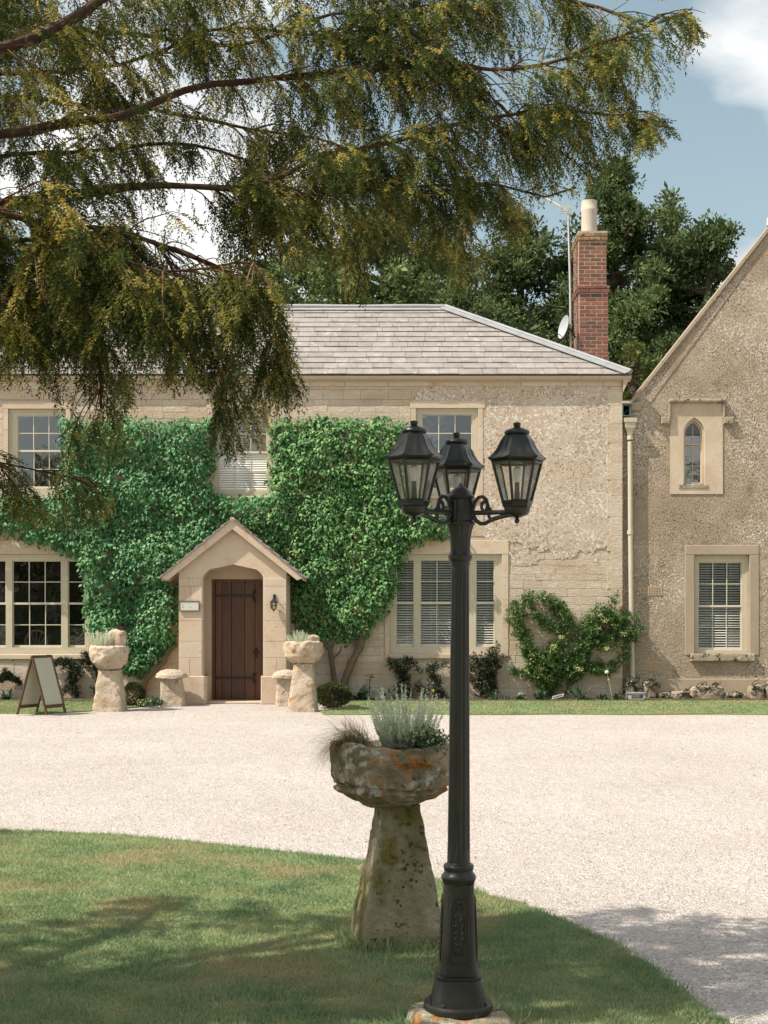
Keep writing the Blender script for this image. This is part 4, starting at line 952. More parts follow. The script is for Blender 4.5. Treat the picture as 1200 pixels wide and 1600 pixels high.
shrub('wall_shrub', 'wiry dark shrub with drooping tips under the tripartite window, next to the silver plant', 'shrub',
    [[(632, 1090, 5), (630, 1062, 9), (626, 1045, 10), (612, 1036, 8), (600, 1042, 3)], [(626, 1048, 8), (636, 1032, 7), (650, 1040, 5), (656, 1052, 3)], [(640, 1075, 13), (622, 1080, 9)], [(690, 1090, 9), (682, 1065, 8), (668, 1048, 6), (690, 1036, 7), (705, 1044, 6)], [(665, 1080, 9), (655, 1062, 5)]], M['darkleaf'], 1.7, .048)
shrub('wall_shrub', 'sprawling dark shrub on the wall under the unshaded ground floor window', 'shrub',
    [[(120, 1092, 6), (112, 1066, 7), (124, 1048, 8), (128, 1034, 7), (138, 1024, 9)], [(98, 1090, 6), (104, 1076, 4), (88, 1085, 3)], [(118, 1056, 7), (108, 1036, 9), (92, 1032, 6), (78, 1038, 4), (70, 1030, 3)], [(146, 1080, 3), (152, 1056, 5), (146, 1036, 8)], [(76, 1060, 2), (86, 1050, 3), (84, 1038, 3)]], M['darkleaf'], 1.8, .046)
shrub('wall_shrub', 'thin bare-stemmed shoot low on the wall behind the folding board', 'shrub', [[(-6, 1064, 3), (12, 1056, 4), (26, 1062, 2), (36, 1074, 1)], [(8, 1056, 2), (8, 1048, 2)]], M['darkleaf'], .5, .04)

def ball(name, label, cx, cy, r, rz, Y, n, m, sz):
    x, _, z = P(cx, cy, Y); o = thing(name, (x, Y, 0.02), label, 'shrub', None)
    d = rdir(n); p = np.array([x, Y, z]) + d * np.array([r, r, rz]) * (G.uniform(.62, 1.03, n) ** .4)[:, None]
    rn = np.clip(.25 + .35 * d[:, 2] + G.uniform(0, .5, n), 0, .99)
    cloudobj('foliage', LEAF4, p, d + G.normal(size=d.shape) * .5, rdir(n) + d, G.uniform(.6, 1.2, n) * sz, rn, m, o)
    mb = MB(); mb.tube([(x, Y, .0), (x + .01, Y, z)], .03, 6); mb.build('stem', M['ivywood'], o); return o
ball('box_ball', 'clipped round box bush on the verge beside the climber trunks', 520, 1086, .29, .185, 22.6, 7000, M['box'], .034)
ball('box_ball', 'small loose box bush tucked between the tall planter stone and ivy trunk', 209, 1086, .17, .20, 22.9, 3800, M['box'], .036)
def tuft(name, label, x, Y, n, h, spread, m, w=.02, cat='plant', zb=.03, group=None, droop=.6, T=None, parent=None):
    X = PX(x, Y); 
    if parent is None: parent = thing(name, (X, Y, zb), label, cat, group)
    az_ = G.uniform(0, 2 * np.pi, n); el = G.uniform(.35, 1.4, n); L = h * G.uniform(.55, 1.1, n)
    mb = MB()
    V = []; F = []; rn = []
    for i in range(n):
        d = Vector((math.cos(az_[i]) * math.cos(el[i]), math.sin(az_[i]) * math.cos(el[i]), math.sin(el[i])))
        p = Vector((X + R.uniform(-1, 1) * spread, Y + R.uniform(-1, 1) * spread, zb)); s_ = Vector((-d.y, d.x, 0)).normalized() * w * .5
        q = p + d * L[i] * .55; r = q + (d - Vector((0, 0, droop * R.uniform(.5, 1.2)))).normalized() * L[i] * .45
        b = len(V); V += [p - s_ * .5, p + s_ * .5, q + s_, q - s_, r]; mb.cur = R.random()
        mb.add([p - s_ * .5, p + s_ * .5, q + s_, q - s_], [(0, 1, 2, 3)]); mb.add([q - s_, q + s_, r], [(0, 1, 2)])
    return parent, mb.build('leaves', m, parent, kind='stuff')
for x, n, h, w, lb in ((8, 26, .24, .05, 'low spiky blue-green plant at the wall foot behind the folding board'), (563, 34, .30, .05, 'broad-leaved blue-green plant at the wall foot beside the box ball'), (604, 22, .2, .04, 'small leafy plant at the wall foot left of the silver planter tuft'), (815, 22, .17, .05, 'low green plant at the wall foot beneath the looped espalier'), (843, 30, .25, .05, 'spreading blue-green plant just before the looped espalier trunk'), (906, 26, .3, .05, 'upright blue-green plant between the two espaliers'), (942, 22, .16, .04, 'low green plant under the spiky-topped espalier'), (966, 20, .2, .04, 'tufted green plant at the wall foot near the downpipe'), (714, 18, .16, .035, 'low bed plant hidden partly by the lamp post shaft'), (770, 20, .18, .035, 'low bed plant under the dusty dark shrub'), (790, 14, .12, .03, 'tiny seedling tuft in the bed near the lowest espalier arm')):
    tuft('bed_plant', lb, x, 24.25, n, h, .07, M['green'], w, group='plants along the wall foot')
tp, _ = tuft('verge_plant', 'fresh green leafy plant with pale flowers between ivy trunk and little staddle', 240, 22.75, 60, .2, .13, M['green'], .04)
n = 90; c0 = np.array([PX(226, 22.75), 22.7, .08]); p = c0 + G.normal(size=(n, 3)) * np.array([.09, .06, .03]); cloudobj('blossom', LEAF4, p, rdir(n), rdir(n) + [0, -1, 1], G.uniform(.02, .04, n), G.random(n), M['cream'], tp)
# tall spike plant
sp = thing('tall_spike_plant', (PX(577, 24.2), 24.2, .03), 'tall single-stemmed plant with whorled leaves against the pale wall', 'plant')
mb = MB(); X = PX(577, 24.2); mb.tube([(X, 24.2, .03), (X + .01, 24.2, PZ(1060, 24.2))], .008, 5); mb.build('stem', M['green'], sp)
mb = MB()
for k in range(26):
    z = .12 + R.random() * .34; a = R.random() * 6.28; L = .15 * (1.1 - z); mb.cur = R.random(); s_ = Vector((-math.sin(a), math.cos(a), 0)) * .012; c_ = Vector((X, 24.2, z)); d = Vector((math.cos(a), math.sin(a), .3))
    mb.add([c_, c_ + d * L * .5 + s_, c_ + d * L - Vector((0, 0, .02)), c_ + d * L * .5 - s_], [(0, 1, 2, 3)])
mb.build('leaves', M['green'], sp)
for x, y, lb in ((676, 1078, 'yellow poppy flower nodding beneath the tripartite window'), (950, 1061, 'single yellow poppy beneath the spiky-topped espalier')):
    f = thing('poppy', (PX(x, 24.1), 24.1, .03), lb, 'flower', 'yellow poppies'); X, Z = PX(x, 24.1), PZ(y, 24.1)
    mb = MB(); mb.tube([(X, 24.1, .03), (X + .02, 24.1, Z * .6), (X, 24.1, Z)], .004, 4); mb.build('stem', M['green'], f)
    mb = MB(); 
    for k in range(5): a = k * 1.257; mb.add([(X, 24.1, Z), (X + .02 * math.cos(a - .5), 24.1 - .01, Z + .02 * math.sin(a - .5)), (X + .028 * math.cos(a), 24.09, Z + .028 * math.sin(a)), (X + .02 * math.cos(a + .5), 24.09, Z + .02 * math.sin(a + .5))], [(0, 1, 2, 3)])
    mb.build('petals', M['yellow'], f)
f = thing('white_flower', (PX(948, 24.1), 24.1, .03), 'pale round bloom on a long bent stalk below the spiky-topped espalier', 'flower'); X, Z = PX(948, 24.1), PZ(1050, 24.1)
mb = MB(); mb.tube([(X + .1, 24.1, .03), (X + .06, 24.1, .25), (X, 24.1, Z)], .005, 4); mb.build('stem', M['cream'], f)
mb = MB(); mb.lathe([(Z - .035, .005), (Z - .02, .03), (Z, .036), (Z + .02, .025), (Z + .03, .004)], X, 24.1, 8); mb.build('bloom', M['white'], f, smooth=True)
pl = thing('plant_label', (PX(870, 24), 24.0, .03), 'small white plant label with dark print lying tilted in the bed', 'label')
mb = MB(); a, b = PX(862, 24), PX(880, 24)
mb.prism([(a, 23.98, .05), (b, 23.98, .10), (b + .01, 23.98, .15), (a + .01, 23.98, .10)], (0, .012, 0)); mb.build('plate', M['white'], pl)
mb = MB(); mb.prism([(a + .02, 23.976, .075), (b - .02, 23.976, .12), (b - .02, 23.976, .13), (a + .02, 23.976, .085)], (0, .003, 0)); mb.build('print', M['iron'], pl)

# rubble along the wing foot
def lump(mb, x0, x1, y0, y1, z0, z1, amp=.03, seed=0, n=6):
    k = 12; prof = []
    cx, cy = (x0 + x1) / 2, (y0 + y1) / 2; hx, hy = (x1 - x0) / 2, (y1 - y0) / 2; hz = z1 - z0
    V = []; F = []; nn = 20
    lev = [(0, .94), (.25, 1), (.6, 1), (.85, .97), (.97, .86), (1, .6), (1.0, .02)]
    for z, r in lev:
        for j in range(nn):
            a = 2 * math.pi * j / nn; ca, sa = math.cos(a), math.sin(a); q = (abs(ca) ** n + abs(sa) ** n) ** (-1 / n) * r
            V.append((cx + hx * ca * q, cy + hy * sa * q, z0 + hz * z))
    for i in range(len(lev) - 1):
        for j in range(nn): F.append((i * nn + j, i * nn + (j + 1) % nn, (i + 1) * nn + (j + 1) % nn, (i + 1) * nn + j))
    F.append(tuple((len(lev) - 1) * nn + j for j in range(nn)))
    V = [tuple(Vector(v) + noise.noise_vector(Vector(v) * 7 + Vector((seed * 3.1, 0, 0))) * amp) for v in V]
    mb.add(V, F)
ws = thing('rubble_footing', (PX(1080, YW), YW - .12, 0), 'row of rough mossy footing stones under the gabled wing', 'stonework')
for i, (x0, x1, y0) in enumerate(((975, 1000, 1063), (1000, 1022, 1066), (1076, 1128, 1074), (1128, 1140, 1083), (1046, 1074, 1081), (1165, 1190, 1072), (1190, 1222, 1066), (1222, 1262, 1070), (1024, 1044, 1084), (1142, 1163, 1085))):
    mb = MB(); mb.cur = R.random(); lump(mb, PX(x0, YW) + .005, PX(x1, YW) - .005, YW - .26, YW - .025, -.02, PZ(y0 - 2, YW), .022, i); mb.build('stone', M['rubble'], ws, smooth=50, origin=(PX(x0, YW), YW - .1, 0))
cr_ = thing('dark_root_mat', (PX(1040, YW), YW - .25, 0), 'dark dried creeper roots tangled over the footing stones of the wing', 'roots')
mb = MB()
for x0, x1, yc, n_ in ((974, 1024, 1064, 30), (1060, 1078, 1078, 10), (1076, 1128, 1070, 12), (1128, 1152, 1084, 16), (1165, 1215, 1066, 20), (1030, 1062, 1087, 14)):
    for k in range(n_):
        x = R.uniform(x0, x1); p = Vector((PX(x, YW), YW - .27, PZ(yc + R.uniform(-2, 7), YW))); pts = [p]
        for j in range(5): p = p + Vector((R.uniform(-.07, .07), R.uniform(-.015, .015), R.uniform(-.06, .045))); pts.append(p.copy())
        mb.tube(pts, R.uniform(.004, .010), 4)
mb.build('roots', M['darkleaf'], cr_, kind='stuff')
hb = thing('drain_trough', (PX(995, 24.2), 24.2, 0.02), 'small grey metal drain box at the foot of the downpipe', 'drain')
mb = MB(); mb.holed(PX(984, 24.2), PX(1006, 24.2), .03, .13, 24.15, 24.35, [(PX(986, 24.2), PX(1004, 24.2), .05, .115)]); mb.build('box', M['dish'], hb)
mb = MB(); mb.box(PX(982, 24.2), PX(1008, 24.2), 24.14, 24.36, .131, .15, .004); mb.build('lid', M['lead'], hb)
for xx in (982, 1003): mb = MB(); mb.box(PX(xx, 24.2), PX(xx + 4, 24.2), 24.12, 24.3, .0, .035, .004); mb.build('foot', M['terra'], hb)

# ---------------------------------------------------------------- staddle stones
def interp(prof, m_):
    out = []; T = np.linspace(0, len(prof) - 1, m_)
    for t in T:
        i = min(int(t), len(prof) - 2); f = t - i; out.append(tuple(prof[i][k] + (prof[i + 1][k] - prof[i][k]) * f for k in range(len(prof[0]))))
    return out
def rough(mb, prof, ctr, n, ex, rot, amps, seed, lev=36, flat=1.0, extra=None):
    """stacked rings (z, r, cx) with a superellipse outline; noise at several sizes moves the surface"""
    V = []; F = []; pr = interp(prof, lev)
    for (z, r, sx) in pr:
        for k in range(n):
            a = 2 * math.pi * k / n; ca, sa = math.cos(a), math.sin(a)
            q = (abs(ca) ** ex + abs(sa) ** ex) ** (-1 / ex) * r
            x, y = q * ca, q * sa * flat; x, y = x * math.cos(rot) - y * math.sin(rot), x * math.sin(rot) + y * math.cos(rot)
            v = Vector((ctr[0] + sx + x, ctr[1] + y, z)); dv = Vector((x, y, 0)).normalized() if r > .01 else Vector((0, 0, 1))
            for s_, a_ in amps: v += (dv * noise.noise(v * s_ + Vector((seed, 0, 0))) + Vector((0, 0, .5 * noise.noise(v * s_ + Vector((0, seed, 7)))))) * a_
            if extra: v = extra(v, dv)
            V.append(tuple(v))
    for i in range(len(pr) - 1):
        for k in range(n): F.append((i * n + k, i * n + (k + 1) % n, (i + 1) * n + (k + 1) % n, (i + 1) * n + k))
    F.append(tuple(range(n))[::-1]); F.append(tuple((len(pr) - 1) * n + k for k in range(n)))
    mb.add(V, F)
YS = 6.72; sx_ = PX(621, YS)
st = thing('staddle_stone_planter', (sx_, YS, .03), 'large lichen-stained staddle stone planter standing on the near lawn behind the lamp post', 'stone planter')
mb = MB(); rough(mb, [(-.02, .203, 0), (.1, .192, 0), (.3, .155, 0), (.5, .115, 0), (.64, .090, -.004), (.672, .090, -.004)], (sx_, YS), 88, 9, math.radians(14), [(3, .012), (9, .008), (30, .005)], 3, 60)
mb.build('shaft', M['staddleb'], st, smooth=True)
bcx = PX(611, YS)
def pits(v, dv):
    for (X, Z, r, d) in ((PX(657, YS - .25), PZ(1208, YS - .25), .035, .04), (PX(633, YS - .25), PZ(1199, YS - .25), .02, .03), (PX(688, YS - .2), PZ(1217, YS - .2), .022, .03), (PX(548, YS - .2), PZ(1228, YS - .2), .022, .02)):
        if v.y < YS:
            q = math.hypot(v.x - X, (v.z - Z) * 1.2)
            if q < r * 1.6: v = v - dv * d * max(0, 1 - (q / (r * 1.6)) ** 2)
    a = math.atan2(v.y - YS, v.x - bcx)
    if v.z > .86: v = v + Vector((0, 0, (v.z - .86) * .2 * noise.noise(Vector((math.cos(a) * 2.6, math.sin(a) * 2.6, 5.5)))))
    if abs(v.z - (.765 + .012 * math.sin(a * 2))) < .008: v = v - dv * .014
    return v
mb = MB(); rough(mb, [(.668, .112, 0), (.672, .13, 0), (.69, .168, 0), (.722, .228, 0), (.75, .262, 0), (.80, .272, 0), (.86, .272, 0), (.92, .27, 0), (.955, .258, 0), (.962, .235, 0), (.94, .20, 0), (.90, .18, 0)], (bcx, YS), 128, 2.5, .5, [(3.2, .026), (9, .016), (24, .012), (60, .005)], 12, 84, extra=pits)
mb.build('trough', M['staddle'], st, smooth=True)
mb = MB(); mb.lathe([(.925, .22), (.93, .12), (.93, .01)], bcx, YS, 16); mb.build('soil', M['soil'], st)
# plants in it
zb = .93
SPR = []
for i in range(9):
    t = .12 + i * .1
    for s_ in (-1, 1): SPR.append([(t, 0, 0), (t + .05, s_ * .02, .01), (t + .10, s_ * .085, .02)])
def sprT(rows): 
    V = []; F = []
    for r in rows: b = len(V); V += r; F.append((b, b + 1, b + 2))
    return (V, F)
NEED = []
for i in range(11):
    t = i / 11
    for s_ in (-1, 1): NEED.append([(t - .01, 0, 0), (t + .05, 0, 0), (t + .10, s_ * .10, .02)])
SILV = sprT(NEED)
def sprigs(name, label, cat, base, n, h0, h1, lean, m, T, wscale, spread, parent=None, zb=zb, origin=None, seg=3, curve=.15):
    o = parent or thing(name, base, label, cat)
    pos = []; dirs = []; sc = []; rn = []; mb = MB()
    for i in range(n):
        a = R.uniform(0, 6.283); rr = spread * math.sqrt(R.random())
        p = Vector((base[0] + rr * math.cos(a), base[1] + rr * math.sin(a) * .8, base[2])); rad_ = rr / max(spread, 1e-3)
        d = Vector((math.cos(a) * lean * rad_ + R.gauss(0, .08), math.sin(a) * lean * rad_ + R.gauss(0, .08), 1)).normalized()
        H = R.uniform(h0, h1) * (1 - .25 * rad_); L = H / seg; r_ = R.random()
        for k in range(seg):
            pos.append(p.copy()); dirs.append(d.copy()); sc.append(L * 1.08); rn.append(r_ * .6 + .13 * k + R.uniform(0, .1)); p = p + d * L; d = (d + Vector((R.gauss(0, curve), R.gauss(0, curve), .05))).normalized()
    pos = np.array(pos); dirs = np.array(dirs); sc = np.array(sc)
    for rep in range(2):   # two crossed whorls of leaves on each shoot
        up = rdir(len(pos)); cloudobj('shoots', T, pos, dirs, up, np.stack([sc, sc * wscale, sc * wscale], 1), np.clip(np.array(rn), 0, 1), m, o)
    return o
def silver_bush(name, label, cat, base):
    o = thing(name, base, label, cat); B = np.array(base); pos = []; dr = []; sc = []; rn = []; mb = MB()
    for i in range(290):
        a = R.uniform(0, 6.283); q = math.sqrt(R.random()); tall = R.random() < .42
        p = Vector(base) + Vector((.095 * q * math.cos(a), .08 * q * math.sin(a), 0)); d = Vector((math.cos(a) * .55 * q + R.gauss(0, .10), math.sin(a) * .45 * q + R.gauss(0, .1), 1)).normalized()
        H = R.uniform(.19, .34) * (1 - .2 * q) if tall else R.uniform(.06, .18); n_ = int(H / .0062); pts = [p.copy()]; r_ = R.random()
        for k in range(n_):
            p = p + d * .0062; d = (d + Vector((R.gauss(0, .02), R.gauss(0, .02), .01))).normalized(); f = k / n_
            for rep in range(2):
                w = Vector((R.gauss(0, 1), R.gauss(0, 1), R.gauss(0, .4))).normalized(); e = (d * R.uniform(.5, 1.2) + w * .75).normalized()
                pos.append(tuple(p)); dr.append(tuple(e)); sc.append((.023 - .010 * f) * R.uniform(.7, 1.2)); rn.append(min(.99, .12 + .55 * min(1, (p.z - base[2]) / .16) + .25 * r_ + R.uniform(-.1, .12)))
            if k % 8 == 0: pts.append(p.copy())
        mb.tube(pts, .0014, 3, cap=False)
    mb.build('stems', M['silver'], o, kind='stuff'); n_ = len(pos)
    cloudobj('shoots', ([(0,-.08,0),(.5,.10,0),(1,0,0),(.5,-.10,0)], [(0,2,1),(0,3,2)]), np.array(pos), np.array(dr), rdir(n_), np.array(sc), np.clip(np.array(rn), 0, 1), M['silver'], o)
    return o
sil = silver_bush('silver_curry_plant', 'bushy silver-grey plant with upright shoots in the big staddle trough', 'plant', (PX(632, YS), YS, zb))
def ribbons(o, name, base, n, L, m, w, azr, el, droop, spread):
    mb = MB()
    for i in range(n):
        a = R.uniform(*azr); e = R.uniform(*el); p = Vector(base) + Vector((R.gauss(0, spread), R.gauss(0, spread), 0)); d = Vector((math.cos(a) * math.cos(e), math.sin(a) * math.cos(e), math.sin(e))); l = L * R.uniform(.5, 1.1) / 6; mb.cur = R.random()
        s_ = Vector((-d.y, d.x, 0.2)).normalized() * w; dr = droop * R.uniform(.6, 1.4); pts = []
        for k in range(7):
            ww = s_ * (1 - k / 6.2); pts.append((p - ww, p + ww)); p = p + d * l; d = (d + Vector((R.gauss(0, .05), R.gauss(0, .05), -dr))).normalized()
        for (a1, b1), (a2, b2) in zip(pts[:-1], pts[1:]): mb.quad(a1, b1, b2, a2)
    return mb.build(name, m, o, kind='stuff')
sd = thing('bronze_sedge', (PX(560, YS), YS, zb), 'bronze-brown sedge arching over the rim of the big staddle trough', 'grass plant')
ribbons(sd, 'blades', (PX(561, YS), YS - .03, zb), 1300, .25, M['sedge'], .0014, (1.9, 5.0), (.15, 1.3), .30, .035)
ribbons(sd, 'trailing_blades', (PX(545, YS), YS - .05, zb + .02), 170, .28, M['sedge'], .0012, (2.6, 4.2), (.1, .7), .42, .03)
gp = thing('variegated_plant', (PX(670, YS), YS - .08, zb), 'small variegated green plant at the lamp post side of the big staddle trough', 'plant')
n = 800; c0 = np.array([PX(668, YS - .1), YS - .1, zb + .04]); p = c0 + G.normal(size=(n, 3)) * np.array([.045, .04, .025]); cloudobj('leaves', LEAF4, p, rdir(n) + [0, -.3, .5], rdir(n) + [0, -.5, 1], G.uniform(.018, .034, n), G.random(n), M['green'], gp)
n = 200; p = c0 + np.array([.01, -.01, .01]) + G.normal(size=(n, 3)) * np.array([.055, .04, .025]); cloudobj('pale_leaves', LEAF4, p, rdir(n) + [0, -.3, .5], rdir(n) + [0, -.5, 1], G.uniform(.015, .026, n), G.random(n), M['cream'], gp)

def far_staddle(name, label, Y, bx, tx, ytop, bowl, byt, byb, br, seed, lump_=None):
    X = PX(tx, Y); s1 = FX / Y; o = thing(name, (X, Y, 0), label, 'stone planter' if byt - byb else 'staddle stone')
    hb_ = (bx[1] - bx[0]) / 2 / s1; cxb = PX((bx[0] + bx[1]) / 2, Y) - X
    zt = PZ(ytop, Y)
    mb = MB(); rough(mb, [(-.02, hb_, cxb), (zt * .5, hb_ * .83, cxb * .6), (zt, hb_ * .62, 0)], (X, Y), 40, 7, R.uniform(-.15, .15), [(2.5, .012), (8, .012), (20, .012), (45, .005)], seed, 30); mb.build('shaft', M['staddlef'], o, smooth=True)
    r = br; z0, z1 = PZ(byb, Y), PZ(byt, Y); h = z1 - z0; bX = PX(bowl, Y)
    prof = [(z0 - .01, r * .5, 0), (z0 + .01, r * .6, 0), (z0 + h * .3, r * .93, 0), (z0 + h * .6, r, 0), (z1 - .02, r * .98, 0), (z1, r * .85, 0), (z1 - .01, r * .3, 0), (z1 - .02, .01, 0)]
    mb = MB(); rough(mb, prof, (bX, Y), 56, 2.6, .3, [(2.5, .03), (7, .028), (18, .022), (40, .008)], seed + 4, 40); mb.build('trough', M['staddlef'], o, smooth=True)
    if lump_:
        mb = MB(); a, b, yt = lump_; lump(mb, PX(a, Y), PX(b, Y), Y - .08, Y + .12, z1 - .1, PZ(yt, Y), .05, seed, 2.5); mb.build('upright_lump', M['staddlef'], o, smooth=True)
    return o, (bX, Y, z1)
o, p = far_staddle('staddle_stone_planter', 'tall pale staddle stone planter at the end of the grass beside the folding board', 22.0, (147, 197), 172, 1047, 170, 1008, 1045, .295, 21, (166, 196, 984))
sprigs('grey_tuft', 'grey-green spiky tuft in the planter stone beside the folding board', 'plant', (PX(160, 22), 21.9, p[2] - .03), 90, .14, .30, .5, M['silver'], SILV, 1.3, .12, seg=2)
o, p = far_staddle('staddle_stone_planter', 'pale staddle stone planter standing in front of the porch lantern side', 21.9, (450, 496), 475, 1037, 474, 1002, 1036, .285, 33, (478, 497, 993))
sprigs('grey_tuft', 'grey-green rounded tuft in the planter stone in front of the porch', 'plant', (PX(467, 21.9), 21.8, p[2] - .03), 110, .10, .22, .6, M['silver'], SILV, 1.3, .14, seg=2)
for (lb, bx, tx, cx, yt, yb2, cr0) in (('low mushroom-shaped staddle stone at the porch plinth under the plaque', (251, 291), 268, 268, 1046, 1058, .265), ('low mushroom-shaped staddle stone squeezed between porch plinth and planter stone', (430, 462), 446, 445, 1047, 1059, .22)):
    Y = 23.1; X = PX(tx, Y); o = thing('staddle_stone', (X, Y, 0), lb, 'staddle stone'); hb_ = (bx[1] - bx[0]) / 2 * Y / FX
    mb = MB(); rough(mb, [(-.02, hb_, PX((bx[0] + bx[1]) / 2, Y) - X), (PZ(1058, Y), hb_ * .78, 0)], (X, Y), 36, 8, .05, [(2.5, .01), (9, .012), (24, .010)], 41 + tx, 20); mb.build('shaft', M['staddlef'], o, smooth=True)
    z0, z1 = PZ(yb2, Y), PZ(yt, Y); mb = MB(); rough(mb, [(z0 - .01, cr0 * .8, 0), (z0, cr0, 0), (z0 + .05, cr0 * .97, 0), (z1 - .02, cr0 * .7, 0), (z1, cr0 * .35, 0), (z1, .01, 0)], (PX(cx, Y), Y), 48, 2.3, 0, [(4, .03), (11, .02), (25, .01)], 51 + tx, 26); mb.build('cap', M['staddlef'], o, smooth=True)

# ---------------------------------------------------------------- folding board
ab = thing('folding_board', (-5.25, 21.05, .02), 'brown framed folding A-shaped notice board, blank, standing on the verge edge', 'sign')
T0 = Vector(P(48, 1025, 20.95)); wv = Vector((.20, .42, 0)); T1 = T0 + wv; sv = Vector((.235, -.07, 0))
def board(sgn, nm):
    zf = .02; b0 = Vector((T0.x, T0.y, zf)) + sv * sgn; b1 = b0 + wv
    dn = (b0 - T0); nn = dn.cross(wv).normalized(); nn = nn if nn.dot(sv) > 0 else -nn
    th = nn * .022
    def bar(a, b, w_): mb.prism([a, b, b + w_, a + w_], th)
    mb = MB(); u = wv.normalized(); d1 = dn.normalized()
    bar(T0, b0, u * .035); bar(T1 - u * .035, b1 - u * .035, u * .035)
    bar(T0 + u * .0351, T1 - u * .0351, d1 * .04); q = T0 + dn * .84; bar(q + u * .0351, q + wv - u * .0351, d1 * .05)
    fr = mb.build('leaf_frame', M['frame'], ab, origin=T0)
    mb = MB(); a = T0 + u * .0352 + d1 * .0405 + nn * .005; c = T1 - u * .0352 + d1 * .0405 + nn * .005; L = dn.length * .84 - .041
    mb.prism([a, c, c + d1 * L, a + d1 * L], nn * .012); mb.build('panel', M['chalk'], ab, origin=T0)
board(1, 'r'); board(-1, 'l')
mb = MB(); 
for t in (.15, .85): mb.box(T0.x + wv.x * t - .015, T0.x + wv.x * t + .025, T0.y + wv.y * t - .02, T0.y + wv.y * t + .02, T0.z - .004, T0.z + .008)
mb.build('hinge', M['ironw'], ab)

# ---------------------------------------------------------------- aerial and dish
ae = thing('television_aerial', (PX(888, 27.9), 27.9, PZ(545, 27.9)), 'grey television aerial on a thin mast beside the brick chimney', 'aerial')
Ya = 27.9; A_ = lambda x, y, d=0: Vector(P(x, y, Ya + d))
mb = MB(); mb.tube([A_(892, 560), A_(891, 450), A_(889, 380), A_(888, 330)], .022, 8); mb.build('mast', M['aerial'], ae)
mb = MB(); c = A_(888, 330); e = A_(842, 303, 1.2); mb.tube([c, e], .015, 6)
for k in range(16):
    q = c.lerp(e, .12 + k * .055); mb.tube([q + Vector((.13, .1, 0)), q - Vector((.13, .1, 0))], .008, 4)
mb.build('boom', M['aerial'], ae)
mb = MB(); x0, x1, z0, z1 = PX(873.5, Ya), PX(895, Ya), PZ(334, Ya), PZ(322, Ya)
mb.holed(x0, x1, z0, z1, Ya - .03, Ya - .01, [(x0 + .014, (x0 + x1) / 2 - .012, z0 + .02 + i * .034, z0 + .038 + i * .034) for i in range(3)] + [((x0 + x1) / 2 + .012, x1 - .014, z0 + .02 + i * .034, z0 + .038 + i * .034) for i in range(3)]); mb.build('reflector', M['aerial'], ae)
mb = MB(); mb.tube([A_(889, 340, -.03), A_(892, 400, -.03), A_(893, 460, -.03), A_(896, 500, -.1), A_(898, 530, -.1)], .007, 4); mb.build('cable', M['iron'], ae)
mb = MB(); 
for y_ in (410, 490): mb.tube([A_(890, y_), A_(899, y_ + 1)], .012, 5)
mb.build('bracket', M['ironw'], ae)
ds = thing('satellite_dish', (PX(888, 27.85), 27.85, PZ(530, 27.85)), 'small grey satellite dish fixed low on the side of the brick chimney', 'satellite dish')
dc = Vector(P(884, 512, 27.8)); dd = Vector((-.93, -.30, .22)).normalized()
Mt = dd.to_track_quat('Z', 'Y').to_matrix()
mb = MB(); rings = [(0, .01), (.006, .08), (.018, .14), (.035, .19), (.055, .235), (.049, .235), (.03, .19), (.012, .14), (0, .08), (-.006, .01)]
mb.lathe([(z, r) for z, r in rings], 0, 0, 28); mb.v = [tuple(dc + Mt @ Vector((v[0] * .92, v[1], v[2]))) for v in mb.v]; mb.build('dish', M['dish'], ds, smooth=True)
mb = MB(); mb.tube([dc - dd * .0 + Mt @ Vector((0, -.2, .02)), dc + dd * .26 + Mt @ Vector((0, -.12, 0))], .008, 5); mb.box(*(lambda q: (q.x - .02, q.x + .02, q.y - .02, q.y + .02, q.z - .03, q.z + .03))(dc + dd * .26 + Mt @ Vector((0, -.12, 0)))); mb.build('receiver_arm', M['iron'], ds)
mb = MB(); mb.tube([dc, dc - dd * .1, Vector(P(899, 528, 27.85))], .018, 6); mb.build('bracket', M['ironw'], ds)
cn_ = thing('roof_finial_rod', (PX(1002, 30), 30, 6), 'x', 'x') if False else None
# ---------------------------------------------------------------- lamp post
YL = 5.34; LX = PX(719.5, YL); sL = FX / YL
zl = lambda y: 1.6 + (949 - y) / sL
bs = thing('lamp_base_stone', (PX(715, YL), YL, .0), 'rough pale stone block under the black lamp post', 'stone block')
mb = MB(); rough(mb, [(-.02, .185, 0), (.05, .183, 0), (.07, .178, 0), (.086, .168, 0), (.091, .12, 0), (.091, .01, 0)], (PX(716, YL), YL), 72, 3.4, .3, [(6, .02), (16, .010), (40, .004)], 8, 26); mb.build('block', M['staddle'], bs, smooth=True)
lp = thing('lamp_post', (LX, YL, .091), 'black three-lantern cast lamp post on a stone block in the near lawn', 'lamp post')
LXb = PX(715.5, YL)
def lx_(z): return LXb + (LX - LXb) * min(1, max(0, (z - .13) / 1.8))     # a whisker out of plumb
I = M['iron']
def column(prof, name, n=48, mod=None, smooth=True, rot=0.0):
    mb = MB(); mb.lathe(prof, 0, YL, n, mod=mod, rot=rot); mb.v = [(v[0] + lx_(v[2]), v[1], v[2]) for v in mb.v]; return mb.build(name, I, lp, smooth=smooth)
column([(.089, .127), (.098, .130), (.114, .130), (.122, .126), (.124, .112), (.120, .10)], 'flange', 48)
oct_ = lambda a, i: (abs(math.cos(a)) ** 5 + abs(math.sin(a)) ** 5) ** (-1 / 5) * .955
z1 = zl(1520)
column([(.116, .106), (.16, .100), (z1 - .012, .086), (z1 - .008, .090), (z1, .090), (z1 + .004, .080)], 'skirt', 64, oct_, rot=0)
